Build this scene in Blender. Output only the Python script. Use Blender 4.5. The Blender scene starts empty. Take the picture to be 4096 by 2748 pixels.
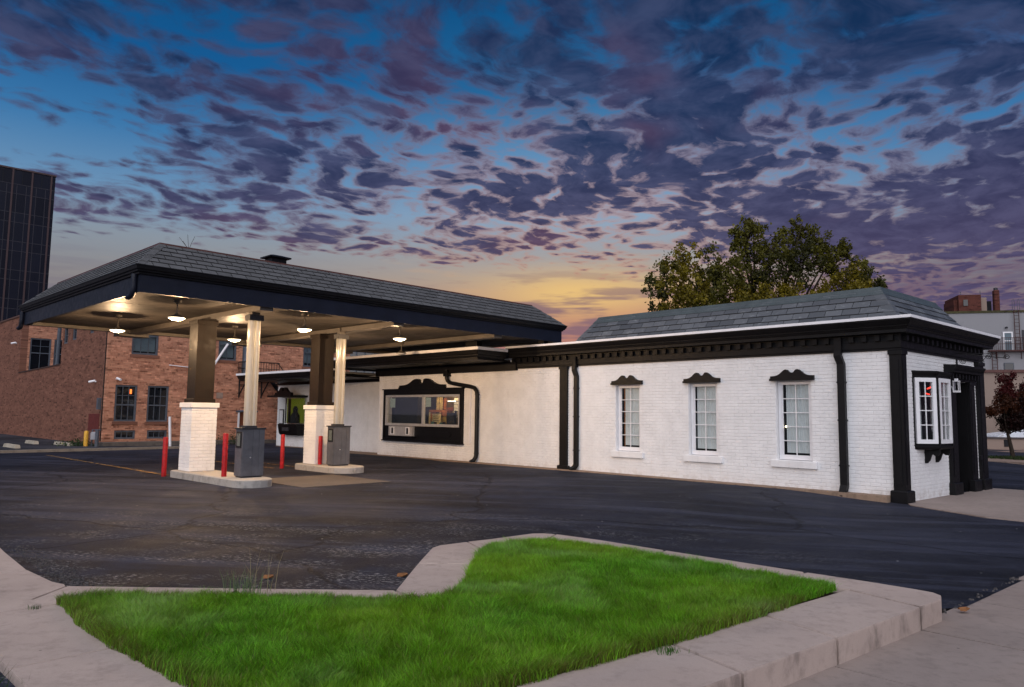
import bpy, math, random
import numpy as np
from mathutils import Matrix, Vector
rng = random.Random(7)
nr = np.random.RandomState(11)
SC = bpy.context.scene
COL = SC.collection
R_ = math.radians

# ------------------------------------------------------------------ camera
HC = 1.55
pitch, roll = math.atan(162 / 1690.), R_(0.7)
cam = bpy.data.cameras.new('camera'); cam.lens = 26.03; cam.sensor_width = 36; cam.clip_start = .05; cam.clip_end = 3000
camo = bpy.data.objects.new('camera', cam); COL.objects.link(camo); SC.camera = camo
cp, sp, c_, s_ = math.cos(pitch), math.sin(pitch), math.cos(roll), math.sin(roll)
X0, U0, F0 = Vector((1, 0, 0)), Vector((0, -sp, cp)), Vector((0, cp, sp))
rt, up = X0 * c_ + U0 * s_, -X0 * s_ + U0 * c_
m = Matrix.Identity(4)
for i in range(3):
    m[i][0], m[i][1], m[i][2] = rt[i], up[i], -F0[i]
m[2][3] = HC
camo.matrix_world = m

# ------------------------------------------------------------------ node helper
class NT:
    def __init__(s, tree): s.t = tree; s.n = tree.nodes; s.l = tree.links
    def put(s, sock, v):
        if v is None: return
        if hasattr(v, 'is_linked') or isinstance(v, bpy.types.NodeSocket): s.l.new(v, sock)
        else:
            if isinstance(v, (tuple, list)) and sock.type == 'RGBA' and len(v) == 3: v = (*v, 1)
            sock.default_value = v
    def math(s, op, a, b=None, c=None, clamp=False):
        n = s.n.new('ShaderNodeMath'); n.operation = op; n.use_clamp = clamp
        for i, v in enumerate((a, b, c)): s.put(n.inputs[i], v)
        return n.outputs[0]
    def vmath(s, op, a, b=None, out=0):
        n = s.n.new('ShaderNodeVectorMath'); n.operation = op
        s.put(n.inputs[0], a); s.put(n.inputs[1], b)
        return n.outputs['Value'] if op in ('DOT_PRODUCT', 'LENGTH') else n.outputs[0]
    def sep(s, v): n = s.n.new('ShaderNodeSeparateXYZ'); s.put(n.inputs[0], v); return n.outputs
    def comb(s, x, y, z):
        n = s.n.new('ShaderNodeCombineXYZ')
        for i, v in enumerate((x, y, z)): s.put(n.inputs[i], v)
        return n.outputs[0]
    def noise(s, vec, scale, detail=3, rough=.5, dist=0, out=0, lac=2.0):
        n = s.n.new('ShaderNodeTexNoise'); s.put(n.inputs['Vector'], vec); s.put(n.inputs['Scale'], scale)
        s.put(n.inputs['Detail'], detail); s.put(n.inputs['Roughness'], rough); s.put(n.inputs['Distortion'], dist); s.put(n.inputs['Lacunarity'], lac)
        return n.outputs[out]
    def voro(s, vec, scale, feature='F1', out=0, rand=1):
        n = s.n.new('ShaderNodeTexVoronoi'); n.feature = feature; s.put(n.inputs['Vector'], vec); s.put(n.inputs['Scale'], scale); s.put(n.inputs['Randomness'], rand)
        return n.outputs[out]
    def sstep(s, x, a, b, lo=0., hi=1.):
        n = s.n.new('ShaderNodeMapRange'); n.interpolation_type = 'SMOOTHSTEP'
        for i, v in enumerate((x, a, b, lo, hi)): s.put(n.inputs[i], v)
        return n.outputs[0]
    def lin(s, x, a, b, lo=0., hi=1.):
        n = s.n.new('ShaderNodeMapRange')
        for i, v in enumerate((x, a, b, lo, hi)): s.put(n.inputs[i], v)
        return n.outputs[0]
    def mix(s, f, a, b, mode='MIX'):
        n = s.n.new('ShaderNodeMix'); n.data_type = 'RGBA'; n.blend_type = mode
        s.put(n.inputs[0], f); s.put(n.inputs[6], a); s.put(n.inputs[7], b)
        return n.outputs[2]
    def ramp(s, f, stops, interp='LINEAR'):
        n = s.n.new('ShaderNodeValToRGB'); e = n.color_ramp.elements; n.color_ramp.interpolation = interp
        while len(e) < len(stops): e.new(.5)
        for k, (p, c) in enumerate(stops): e[k].position = p; e[k].color = (*c, 1)
        s.put(n.inputs[0], f); return n.outputs[0]
    def pos(s): return s.n.new('ShaderNodeNewGeometry').outputs['Position']
    def bump(s, h, strength=.3, dist=.01):
        n = s.n.new('ShaderNodeBump'); s.put(n.inputs['Strength'], strength); s.put(n.inputs['Distance'], dist); s.put(n.inputs['Height'], h); return n.outputs[0]

# ------------------------------------------------------------------ world: dusk sky with broken cloud
SC.view_settings.view_transform = 'Standard'; SC.view_settings.look = 'None'
SC.view_settings.exposure = 1.0; SC.view_settings.gamma = 1.0; SC.view_settings.use_curve_mapping = False
W = bpy.data.worlds.new('World'); SC.world = W; W.use_nodes = True
W.node_tree.nodes.clear()
q = NT(W.node_tree)
D = q.vmath('NORMALIZE', q.n.new('ShaderNodeTexCoord').outputs['Generated'])
dx, dy, dz = q.sep(D)
el = q.math('MAXIMUM', dz, 0.0)
azim = q.math('ARCTAN2', dx, dy)                      # 0 straight ahead, + to the right
def gauss(x, c, w): return q.math('EXPONENT', q.math('MULTIPLY', q.math('POWER', q.math('ABSOLUTE', q.math('DIVIDE', q.math('SUBTRACT', x, c), w)), 2.), -1.))
warm_az = gauss(azim, .10, .34)
warm_core = gauss(azim, .09, .115)
cool = q.ramp(el, [(0, (.16, .15, .20)), (.10, (.20, .17, .19)), (.16, (.25, .24, .25)), (.21, (.24, .29, .35)), (.26, (.14, .28, .46)), (.33, (.042, .180, .40)), (.41, (.007, .095, .28)), (.50, (.004, .075, .215)), (1, (.003, .04, .13))])
warm = q.ramp(el, [(0, (.30, .12, .14)), (.09, (.44, .19, .16)), (.14, (.56, .29, .18)), (.18, (.48, .36, .27)), (.212, (.36, .35, .36)), (.26, (.27, .37, .50)), (.33, (.13, .28, .48)), (.41, (.022, .14, .33)), (.50, (.005, .085, .24)), (1, (.003, .04, .13))])
clear = q.mix(warm_az, cool, warm)
glow = q.math('MULTIPLY', warm_core, gauss(el, .163, .026))
clear = q.mix(q.math('MULTIPLY', glow, .85), clear, (.86, .56, .20))
# cloud deck: view direction met with a flat layer overhead
den = q.math('ADD', el, .07)
px, py = q.math('DIVIDE', dx, den), q.math('DIVIDE', dy, den)
CP = q.comb(px, py, 0.)
warpn = q.n.new('ShaderNodeTexNoise'); q.put(warpn.inputs['Vector'], CP); warpn.inputs['Scale'].default_value = 2.2; warpn.inputs['Detail'].default_value = 3
warp = q.vmath('SCALE', q.vmath('SUBTRACT', warpn.outputs['Color'], (.5, .5, .5))); warp.node.inputs['Scale'].default_value = .34
CW = q.vmath('ADD', CP, warp)
rot = q.n.new('ShaderNodeVectorRotate'); rot.rotation_type = 'Z_AXIS'; rot.inputs['Angle'].default_value = R_(35); q.put(rot.inputs['Vector'], CW)
stretch = q.vmath('MULTIPLY', rot.outputs[0], (1.0, .78, 1.0))
big = q.noise(q.vmath('ADD', stretch, (3.7, 1.2, 0)), 1.9, 2, .5)
fine = q.noise(q.vmath('ADD', stretch, (1.1, 7.2, 5.)), 10.5, 6, .62)
puff = q.voro(q.vmath('ADD', stretch, (.3, .9, 0)), 12.5)
dens = q.math('ADD', q.math('ADD', q.math('MULTIPLY', big, .52), q.math('MULTIPLY', fine, .56)), q.math('MULTIPLY', puff, -.27))
cover = q.math('ADD', q.sstep(azim, -.75, .35, .150, .252), q.sstep(el, .165, .23, -.30, 0.))
cover = q.math('ADD', cover, q.sstep(el, .30, .46, 0., .012))
cover = q.math('ADD', cover, q.math('MULTIPLY', q.sstep(azim, .16, .42, 0., .26), q.sstep(el, .32, .14, 0., 1.)))
dens = q.math('ADD', dens, cover)
cl = q.sstep(dens, .48, .70)
edge = q.math('MULTIPLY', q.sstep(dens, .47, .54), q.sstep(dens, .69, .56))
ccol = q.ramp(el, [(0, (.11, .075, .13)), (.14, (.115, .080, .150)), (.2, (.074, .060, .132)), (.28, (.046, .044, .112)), (.36, (.022, .040, .112)), (.44, (.008, .035, .108)), (.54, (.003, .030, .095)), (1, (.004, .025, .07))])
shade = q.noise(q.vmath('ADD', stretch, (5.5, 2.2, 8.)), 7.5, 4, .62)
ccol = q.mix(q.sstep(shade, .30, .70), q.mix(.38, ccol, (.006, .012, .045)), q.mix(.30, ccol, (.125, .130, .235)))
rose_n = q.noise(q.vmath('ADD', stretch, (2.2, 12.5, 3.)), 1.5, 3, .6)
rose = q.math('MULTIPLY', q.sstep(rose_n, .50, .68), q.math('MULTIPLY', q.sstep(el, .58, .36), q.sstep(azim, .55, .05)))
ccol = q.mix(q.math('MULTIPLY', rose, q.sstep(azim, -.5, -.05, .14, .36)), ccol, (.175, .055, .082))
lowpink = q.math('MULTIPLY', edge, q.math('MULTIPLY', q.sstep(el, .46, .26), q.sstep(azim, -.65, .05, .25, 1.)))
ccol = q.mix(q.math('MULTIPLY', lowpink, .9), ccol, q.mix(warm_az, (.20, .12, .15), (.58, .27, .19)))
# stretched streaks near the horizon
st = q.comb(q.math('MULTIPLY', azim, 3.2), q.math('MULTIPLY', el, 26.), .3)
streak = q.noise(st, 1.7, 4, .55)
sk = q.math('MULTIPLY', q.sstep(streak, .46, .58), q.sstep(el, .22, .14))
sky = q.mix(q.math('MULTIPLY', q.sstep(streak, .42, .30), q.math('MULTIPLY', q.sstep(el, .24, .16), .34)), clear, q.mix(warm_az, (.33, .28, .27), (.74, .42, .18)))
sky = q.mix(q.math('MULTIPLY', sk, q.sstep(azim, -.3, .05, .30, .80)), sky, q.mix(warm_az, (.14, .12, .19), (.20, .12, .17)))
sky = q.mix(q.math('MULTIPLY', cl, .96), sky, ccol)
purple = q.math('MULTIPLY', q.sstep(azim, .20, .48), q.sstep(el, .36, .08))
sky = q.mix(q.math('MULTIPLY', purple, .42), sky, (.068, .054, .140))
bg = q.n.new('ShaderNodeBackground'); q.put(bg.inputs[0], sky); bg.inputs[1].default_value = .5
W.cycles.sampling_method = 'MANUAL'; W.cycles.sample_map_resolution = 256
ow = q.n.new('ShaderNodeOutputWorld'); q.l.new(bg.outputs[0], ow.inputs[0])

# ------------------------------------------------------------------ soft dusk light from the open sky behind the camera
sun = bpy.data.lights.new('sun', 'SUN'); sun.energy = 1.55; sun.angle = R_(100); sun.color = (.975, .965, 1.0)
suno = bpy.data.objects.new('sun', sun); COL.objects.link(suno)
sd = Vector((-.12, -.80, .62)).normalized()
suno.rotation_euler = sd.to_track_quat('Z', 'Y').to_euler(); suno.location = (0, -10, 20)

# ------------------------------------------------------------------ frames
class Fr:
    def __init__(s, o, a1, a2):
        s.o = np.array(o, float); s.e = np.array([math.cos(R_(a1)), math.sin(R_(a1))]); s.d = np.array([math.cos(R_(a2)), math.sin(R_(a2))])
        s.a1, s.a2 = a1, a2
    def __call__(s, a, t, z=0.):
        p = s.o + s.e * a + s.d * t; return (p[0], p[1], z)
WORLD = Fr((0, 0), 0, 90)
FR = Fr((6.98, 15.86), -46, 41.5)
FL = Fr(FR(-7.5, 0)[:2], -44.2, 45.8)

# ------------------------------------------------------------------ mesh builder
class MB:
    def __init__(s): s.v = []; s.f = []; s.sm = False
    def add(s, vs, fs):
        b = len(s.v); s.v += [tuple(map(float, p)) for p in vs]; s.f += [tuple(b + i for i in f) for f in fs]; return s
    def box(s, fr, a0, a1, t0, t1, z0, z1):
        a0, a1 = min(a0, a1), max(a0, a1); t0, t1 = min(t0, t1), max(t0, t1); z0, z1 = min(z0, z1), max(z0, z1)
        vs = [fr(a, t, z) for z in (z0, z1) for (a, t) in ((a0, t0), (a1, t0), (a1, t1), (a0, t1))]
        return s.add(vs, [(3, 2, 1, 0), (4, 5, 6, 7), (0, 1, 5, 4), (1, 2, 6, 5), (2, 3, 7, 6), (3, 0, 4, 7)])
    def cbox(s, fr, a0, a1, t0, t1, z0, z1, c=.01):
        # box with chamfered vertical and top edges (frame aligned)
        a0, a1 = min(a0, a1), max(a0, a1); t0, t1 = min(t0, t1), max(t0, t1)
        def ring(i, z): return [fr(a, t, z) for (a, t) in ((a0 + i + c, t0 + i), (a1 - i - c, t0 + i), (a1 - i, t0 + i + c), (a1 - i, t1 - i - c), (a1 - i - c, t1 - i), (a0 + i + c, t1 - i), (a0 + i, t1 - i - c), (a0 + i, t0 + i + c))]
        rings = [ring(0, z0), ring(0, z1 - c), ring(c * .8, z1)]
        return s.loft(rings, True)
    def loft(s, rings, caps=True, closed=True):
        n = len(rings[0]); b = len(s.v)
        for r in rings: s.v += [tuple(map(float, p)) for p in r]
        for k in range(len(rings) - 1):
            for i in range(n if closed else n - 1):
                j = (i + 1) % n; s.f.append((b + k * n + i, b + k * n + j, b + (k + 1) * n + j, b + (k + 1) * n + i))
        if caps: s.f.append(tuple(b + i for i in reversed(range(n)))); s.f.append(tuple(b + (len(rings) - 1) * n + i for i in range(n)))
        return s
    def prism(s, pts, z0, z1):
        """polygon in world xy, extruded"""
        return s.loft([[(p[0], p[1], z0) for p in pts], [(p[0], p[1], z1) for p in pts]], True)
    def slab(s, pts, d):
        """3d polygon extruded by vector d"""
        return s.loft([pts, [tuple(np.array(p) + d) for p in pts]], True)
    def tube(s, path, r, n=8, cap=True):
        path = [np.array(p, float) for p in path]; rr = r if isinstance(r, (list, tuple)) else [r] * len(path); rings = []
        ref = None
        for i, p in enumerate(path):
            t = (path[min(i + 1, len(path) - 1)] - path[max(i - 1, 0)]); t /= (np.linalg.norm(t) + 1e-9)
            if ref is None: ref = np.array([0, 0, 1.]) if abs(t[2]) < .9 else np.array([1., 0, 0])
            u = np.cross(ref, t); u /= np.linalg.norm(u); w = np.cross(t, u); ref = w
            rings.append([p + rr[i] * (math.cos(2 * math.pi * k / n) * u + math.sin(2 * math.pi * k / n) * w) for k in range(n)])
        s.sm = s.sm or n > 6
        return s.loft(rings, cap)
    def rect_tube(s, path, w, h, side):
        """rectangular section swept along path; side = unit vector of the width w"""
        path = [np.array(p, float) for p in path]; side = np.array(side, float); rings = []
        for i, p in enumerate(path):
            t = (path[min(i + 1, len(path) - 1)] - path[max(i - 1, 0)]); t /= np.linalg.norm(t)
            nn = np.cross(t, side); nn /= np.linalg.norm(nn); sd_ = np.cross(nn, t)
            rings.append([p + sd_ * a * w / 2 + nn * b * h / 2 for a, b in ((-1, -1), (1, -1), (1, 1), (-1, 1))])
        return s.loft(rings)
    def lathe(s, c, prof, n=20):
        rings = [[(c[0] + r * math.cos(2 * math.pi * k / n), c[1] + r * math.sin(2 * math.pi * k / n), c[2] + z) for k in range(n)] for r, z in prof]
        s.sm = True
        return s.loft(rings, True)
    def mesh(s, name, off=(0, 0, 0), mats=()):
        me = bpy.data.meshes.new(name)
        me.from_pydata([(p[0] - off[0], p[1] - off[1], p[2] - off[2]) for p in s.v], [], s.f)
        for mm in mats: me.materials.append(mm)
        me.update()
        bm_fix(me)
        if s.sm:
            me.shade_smooth()
            try: me.set_sharp_from_angle(angle=R_(38))
            except Exception: pass
        return me
import bmesh
def bm_fix(me):
    b = bmesh.new(); b.from_mesh(me); bmesh.ops.recalc_face_normals(b, faces=b.faces[:]); b.to_mesh(me); b.free()
ROOTLOC = {}
def link(o, parent=None):
    COL.objects.link(o)
    if parent is not None: o.parent = parent
    return o
def thing(name, label, cat, loc, group=None):
    o = bpy.data.objects.new(name, None); o.location = loc; o.empty_display_size = .2; link(o)
    o['label'] = label; o['category'] = cat
    if group: o['group'] = group
    return o
def rootof(o):
    while o.parent is not None: o = o.parent
    return o
def part(name, mb, mat, parent, label=None, kind=None):
    r = rootof(parent); off = tuple(r.location)
    o = bpy.data.objects.new(name, mb.mesh(name, off, [mat])); link(o, parent)
    if label: o['label'] = label
    if kind: o['kind'] = kind
    return o
def solo(name, mb, mat, label, cat, loc, group=None):
    o = bpy.data.objects.new(name, mb.mesh(name, loc, [mat])); o.location = loc; link(o)
    o['label'] = label; o['category'] = cat
    if group: o['group'] = group
    return o
def struct(name, mb, mat):
    o = bpy.data.objects.new(name, mb.mesh(name, (0, 0, 0), [mat])); link(o); o['kind'] = 'structure'; return o

# ------------------------------------------------------------------ materials
MATS = {}
def newmat(name):
    mt = bpy.data.materials.new(name); mt.use_nodes = True; t = NT(mt.node_tree); b = t.n['Principled BSDF']; MATS[name] = mt
    return mt, t, b
def simple(name, col, rough=.6, var=.12, scale=6., spec=.35, metal=0., bump=0., bscale=80., bdist=.004, rnd=0., fine=0.):
    mt, t, b = newmat(name); P = t.pos()
    n = t.noise(P, scale, 5, .6)
    c = t.mix(t.sstep(n, .3, .7), tuple(x * (1 - var) for x in col), tuple(min(1, x * (1 + var)) for x in col))
    if fine:
        n2 = t.noise(P, bscale * 1.3, 3, .6); c = t.mix(fine, c, t.mix(n2, tuple(x * .5 for x in col), tuple(min(1, x * 1.5) for x in col)))
    if rnd:
        oi = t.n.new('ShaderNodeObjectInfo').outputs['Random']
        c = t.mix(1., c, t.ramp(oi, [(0, (1 - rnd,) * 3), (1, (1 + rnd,) * 3)]), 'MULTIPLY')
    t.put(b.inputs['Base Color'], c); b.inputs['Metallic'].default_value = metal
    t.put(b.inputs['Roughness'], t.lin(t.noise(P, scale * 3, 3), .3, .7, max(.02, rough - .08), min(1, rough + .08)))
    b.inputs['Specular IOR Level'].default_value = spec
    if bump: t.put(b.inputs['Normal'], t.bump(t.noise(P, bscale, 4, .6), bump, bdist))
    return mt
white_brick = simple('white_painted_brick', (.78, .77, .775), .62, .05, 3., .25, bump=.35, bscale=55, bdist=.004, fine=.03)
t = NT(white_brick.node_tree); b = t.n['Principled BSDF']; P = t.pos(); src = b.inputs['Base Color'].links[0].from_socket
run = t.noise(t.vmath('MULTIPLY', P, (5., 5., .5)), 1., 5, .65); c = t.mix(t.sstep(run, .56, .74, 0., .16), src, (.42, .38, .34))
spl = t.math('MULTIPLY', t.sstep(t.sep(P)[2], .30, -.08), t.sstep(t.noise(P, 6., 5, .7), .42, .62)); c = t.mix(t.math('MULTIPLY', spl, .40), c, (.33, .26, .20)); t.l.new(c, b.inputs['Base Color'])
white_trim = simple('white_trim', (.76, .75, .77), .45, .04, 6.)
white_metal = simple('white_metal', (.80, .79, .82), .38, .05, 4., .5)
black_trim = simple('black_trim', (.0040, .0036, .0046), .50, .25, 5., .22, bump=.1, bscale=40)
navy_fascia = simple('navy_fascia', (.0085, .011, .022), .5, .2, 3., .3, bump=.1, bscale=20)
black_metal = simple('black_metal', (.0055, .0055, .0070), .45, .2, 8., .25)
brown_post = simple('brown_post', (.017, .011, .0078), .5, .2, 2., .2)
soffit_m = simple('soffit_paint', (.062, .054, .048), .6, .3, 1.2, .12, bump=.12, bscale=12)
beam_m = simple('beam_paint', (.080, .069, .060), .55, .15, 2.)
grey_cab = simple('grey_cabinet', (.095, .095, .108), .45, .14, 5., .4, bump=.05)
grey_dark = simple('dark_grey', (.03, .03, .035), .5)
red_paint = simple('red_paint', (.33, .006, .010), .5, .3, 14., .3, fine=.12)
yellow_paint = simple('yellow_paint', (.62, .33, .035), .5, .18, 9.)
alu = simple('aluminium', (.55, .53, .52), .35, .08, 9., .5, .4)
slate_m, t, b = newmat('slate'); P = t.pos(); oi = t.n.new('ShaderNodeObjectInfo').outputs['Random']
c = t.mix(oi, (.060, .065, .075), (.112, .119, .132))
scuff = t.math('MULTIPLY', t.sstep(t.noise(t.vmath('MULTIPLY', P, (1., 1., 1.6)), 7., 5, .65, .4), .54, .68), t.sstep(oi, .45, .6))
c = t.mix(t.math('MULTIPLY', scuff, .55), c, (.22, .235, .25)); t.put(b.inputs['Base Color'], c); b.inputs['Roughness'].default_value = .55
b.inputs['Specular IOR Level'].default_value = .35; t.put(b.inputs['Normal'], t.bump(t.noise(P, 30, 4), .25, .004))
ridge_m = simple('copper_green_cap', (.062, .078, .083), .45, .12, 4.)
shingle_m = simple('asphalt_shingle', (.100, .100, .104), .85, .12, 5., .15, bump=.4, bscale=240, bdist=.003, rnd=.14, fine=.2)
flash_m = simple('brown_flashing', (.075, .028, .022), .5, .2)
soil_m = simple('soil', (.035, .028, .014), .95, .3, 12., .1, bump=.6, bscale=30, bdist=.02)
bark_m = simple('bark', (.035, .026, .020), .9, .3, 9., .1, bump=.6, bscale=30, bdist=.02)
iron_m = simple('iron', (.010, .009, .010), .5)
rust_m = simple('rust_red_iron', (.055, .018, .016), .7)
glass_dark, t, b = newmat('dark_window_glass'); b.inputs['Base Color'].default_value = (.006, .008, .012, 1); b.inputs['Roughness'].default_value = .04; b.inputs['Specular IOR Level'].default_value = .7
t.put(b.inputs['Normal'], t.bump(t.noise(t.pos(), 1.3, 2), .04, .05))
glass_m, t, b = newmat('window_glass'); t.n.remove(b)
tr = t.n.new('ShaderNodeBsdfTransparent'); tr.inputs[0].default_value = (.94, .96, .96, 1); gl = t.n.new('ShaderNodeBsdfGlossy'); gl.inputs['Roughness'].default_value = .03
lw = t.n.new('ShaderNodeFresnel'); lw.inputs[0].default_value = 1.5; mx = t.n.new('ShaderNodeMixShader')
t.l.new(t.math('MULTIPLY', lw.outputs[0], .38, clamp=True), mx.inputs[0]); t.l.new(tr.outputs[0], mx.inputs[1]); t.l.new(gl.outputs[0], mx.inputs[2]); t.l.new(mx.outputs[0], t.n['Material Output'].inputs[0])
tube_m, t, b = newmat('clear_plastic_tube'); t.n.remove(b)
tr = t.n.new('ShaderNodeBsdfTransparent'); tr.inputs[0].default_value = (.92, .90, .84, 1); df = t.n.new('ShaderNodeBsdfTranslucent'); df.inputs[0].default_value = (.70, .69, .64, 1)
gl = t.n.new('ShaderNodeBsdfGlossy'); gl.inputs['Roughness'].default_value = .12; mx = t.n.new('ShaderNodeMixShader'); mx.inputs[0].default_value = .62; mx2 = t.n.new('ShaderNodeMixShader'); mx2.inputs[0].default_value = .07
d2 = t.n.new('ShaderNodeBsdfDiffuse'); d2.inputs[0].default_value = (.60, .59, .56, 1); mx3 = t.n.new('ShaderNodeMixShader'); mx3.inputs[0].default_value = .5
t.l.new(df.outputs[0], mx3.inputs[1]); t.l.new(d2.outputs[0], mx3.inputs[2])
t.l.new(tr.outputs[0], mx.inputs[1]); t.l.new(mx3.outputs[0], mx.inputs[2]); t.l.new(mx.outputs[0], mx2.inputs[1]); t.l.new(gl.outputs[0], mx2.inputs[2]); t.l.new(mx2.outputs[0], t.n['Material Output'].inputs[0])
def emis(name, col, strength):
    mt, t, b = newmat(name); b.inputs['Base Color'].default_value = (*col, 1); b.inputs['Emission Color'].default_value = (*col, 1); b.inputs['Emission Strength'].default_value = strength; return mt
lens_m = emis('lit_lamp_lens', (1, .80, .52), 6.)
curtain_m = simple('curtain', (.64, .655, .665), .8, .06, 3., .1)
paper_m = simple('paper', (.45, .55, .50), .8, .05)
wood_m = simple('orange_wood', (.28, .10, .03), .6, .2, 5.)
room_m = simple('room_wall', (.16, .12, .07), .8, .2, 3.)
dark_room = simple('dark_room', (.010, .010, .013), .8)
cream_m = simple('cream', (.55, .46, .26), .7, .1)

def concrete(name, c1, c2, rough=.85, joint=True):
    mt, t, b = newmat(name); P = t.pos()
    a = t.noise(P, .9, 5, .6); f = t.noise(P, 9., 6, .65); g = t.noise(P, 160., 3, .6)
    c = t.mix(t.sstep(a, .3, .7), c1, c2)
    c = t.mix(t.math('MULTIPLY', t.sstep(f, .47, .70), .42), c, tuple(x * .58 for x in c1))
    dirt = t.noise(P, 2.3, 6, .72); c = t.mix(t.math('MULTIPLY', t.sstep(dirt, .55, .72), .40), c, (.13, .105, .092))
    c = t.mix(.22, c, t.mix(g, tuple(x * .35 for x in c1), tuple(min(1, x * 1.6) for x in c2)))
    spot = t.sstep(t.voro(P, 3.1), .045, .02); c = t.mix(t.math('MULTIPLY', spot, .6), c, (.05, .045, .045))
    nx, ny, nz = t.sep(t.n.new('ShaderNodeNewGeometry').outputs['Normal'])
    side = t.sstep(nz, .6, .3)
    stain = t.noise(t.vmath('MULTIPLY', P, (1., 1., .5)), 4.2, 5, .68)
    c = t.mix(t.math('MULTIPLY', side, t.sstep(stain, .48, .70, 0., .45)), c, (.035, .030, .028))
    t.put(b.inputs['Base Color'], c); b.inputs['Roughness'].default_value = rough; b.inputs['Specular IOR Level'].default_value = .2
    h = t.math('ADD', t.noise(P, 120., 4, .6), t.math('MULTIPLY', t.noise(P, 14., 4), 1.4)); t.put(b.inputs['Normal'], t.bump(h, .35, .004))
    return mt
conc = concrete('pink_grey_concrete', (.395, .310, .272), (.485, .385, .338))
conc2 = concrete('sidewalk_concrete', (.262, .208, .184), (.330, .265, .236))
conc_tan = concrete('tan_concrete', (.24, .165, .12), (.31, .22, .16))
conc_isl = concrete('island_concrete', (.33, .31, .29), (.40, .37, .34))

def asphalt(name, base=(.0180, .0195, .0300)):
    mt, t, b = newmat(name); P = t.pos()
    a = t.noise(P, .22, 4, .6); m_ = t.noise(P, 1.1, 6, .68)
    c = t.mix(t.sstep(a, .35, .65), tuple(x * .62 for x in base), tuple(x * 1.55 for x in base))
    c = t.mix(t.math('MULTIPLY', t.sstep(m_, .48, .70), .6), c, tuple(x * 2.3 for x in (base[0], base[1], base[2])))
    rt_ = t.n.new('ShaderNodeVectorRotate'); rt_.rotation_type = 'Z_AXIS'; rt_.inputs['Angle'].default_value = R_(10); t.put(rt_.inputs['Vector'], P)
    rv = rt_.outputs[0]
    tyre = t.noise(t.vmath('MULTIPLY', rv, (.16, 1.9, 1.)), 1., 4, .6)
    c = t.mix(t.sstep(tyre, .52, .64, 0., .6), c, tuple(x * 2.6 for x in base)); c = t.mix(t.sstep(tyre, .44, .33, 0., .6), c, tuple(x * .42 for x in base))
    nearx, neary, nz_ = t.sep(P)
    wear = t.sstep(t.noise(t.vmath('MULTIPLY', rv, (.7, 1.5, 1.)), .8, 5, .72), .44, .63)
    fl = t.noise(t.vmath('MULTIPLY', rv, (16., 34., 16.)), 1., 3, .7)
    zone = t.math('ADD', t.math('MULTIPLY', t.math('MULTIPLY', t.sstep(neary, 14., 8.), t.sstep(nearx, 5., -.5)), .8), .06)
    fleck = t.math('MULTIPLY', t.sstep(fl, .53, .62), t.math('MULTIPLY', wear, zone))
    c = t.mix(fleck, c, (.31, .30, .305))
    grit = t.sstep(t.noise(P, 75., 2, .7), .58, .70); c = t.mix(t.math('MULTIPLY', grit, .20), c, (.20, .19, .19))
    stone = t.sstep(t.voro(P, 2.2), .038, .022); c = t.mix(t.math('MULTIPLY', stone, .85), c, (.50, .48, .46))
    wv = t.vmath('ADD', P, t.vmath('SCALE', t.noise(P, .8, 3, .6, out=1)))
    crack = t.sstep(t.voro(wv, .15, 'DISTANCE_TO_EDGE'), .007, .002)
    c = t.mix(t.math('MULTIPLY', crack, .5), c, (.004, .004, .005))
    t.put(b.inputs['Base Color'], c); t.put(b.inputs['Roughness'], t.lin(m_, .3, .7, .58, .84)); b.inputs['Specular IOR Level'].default_value = .08
    h = t.math('ADD', t.noise(P, 150., 2, .7), t.math('MULTIPLY', t.noise(P, 38., 2), .8)); h = t.math('SUBTRACT', h, t.math('MULTIPLY', crack, 2.))
    t.put(b.inputs['Normal'], t.bump(h, .7, .007))
    return mt
asph = asphalt('lot_asphalt')
asph2 = asphalt('street_asphalt', (.030, .030, .036))

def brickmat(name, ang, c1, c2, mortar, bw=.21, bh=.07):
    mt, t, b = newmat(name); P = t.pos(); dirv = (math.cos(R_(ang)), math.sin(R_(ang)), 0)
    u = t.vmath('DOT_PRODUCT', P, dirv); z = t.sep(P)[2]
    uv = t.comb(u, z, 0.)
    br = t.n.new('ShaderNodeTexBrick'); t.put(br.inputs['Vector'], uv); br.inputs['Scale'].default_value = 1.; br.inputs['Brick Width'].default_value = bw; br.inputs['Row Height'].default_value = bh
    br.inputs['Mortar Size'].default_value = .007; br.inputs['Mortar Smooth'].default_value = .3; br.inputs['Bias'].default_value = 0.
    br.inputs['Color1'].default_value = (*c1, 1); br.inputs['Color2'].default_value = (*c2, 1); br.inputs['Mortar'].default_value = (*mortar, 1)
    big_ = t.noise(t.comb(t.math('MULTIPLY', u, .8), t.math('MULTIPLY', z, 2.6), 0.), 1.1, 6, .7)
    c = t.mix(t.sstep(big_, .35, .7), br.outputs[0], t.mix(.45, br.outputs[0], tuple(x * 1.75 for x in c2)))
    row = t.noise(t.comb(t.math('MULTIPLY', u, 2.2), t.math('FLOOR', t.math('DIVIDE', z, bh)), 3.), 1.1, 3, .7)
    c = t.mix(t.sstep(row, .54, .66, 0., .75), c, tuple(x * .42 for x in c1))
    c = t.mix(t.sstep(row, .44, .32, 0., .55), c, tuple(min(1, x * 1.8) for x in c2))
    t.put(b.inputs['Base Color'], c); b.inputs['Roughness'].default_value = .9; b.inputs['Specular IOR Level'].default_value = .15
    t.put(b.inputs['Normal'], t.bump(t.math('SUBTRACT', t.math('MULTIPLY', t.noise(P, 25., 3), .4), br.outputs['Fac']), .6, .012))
    return mt
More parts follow.
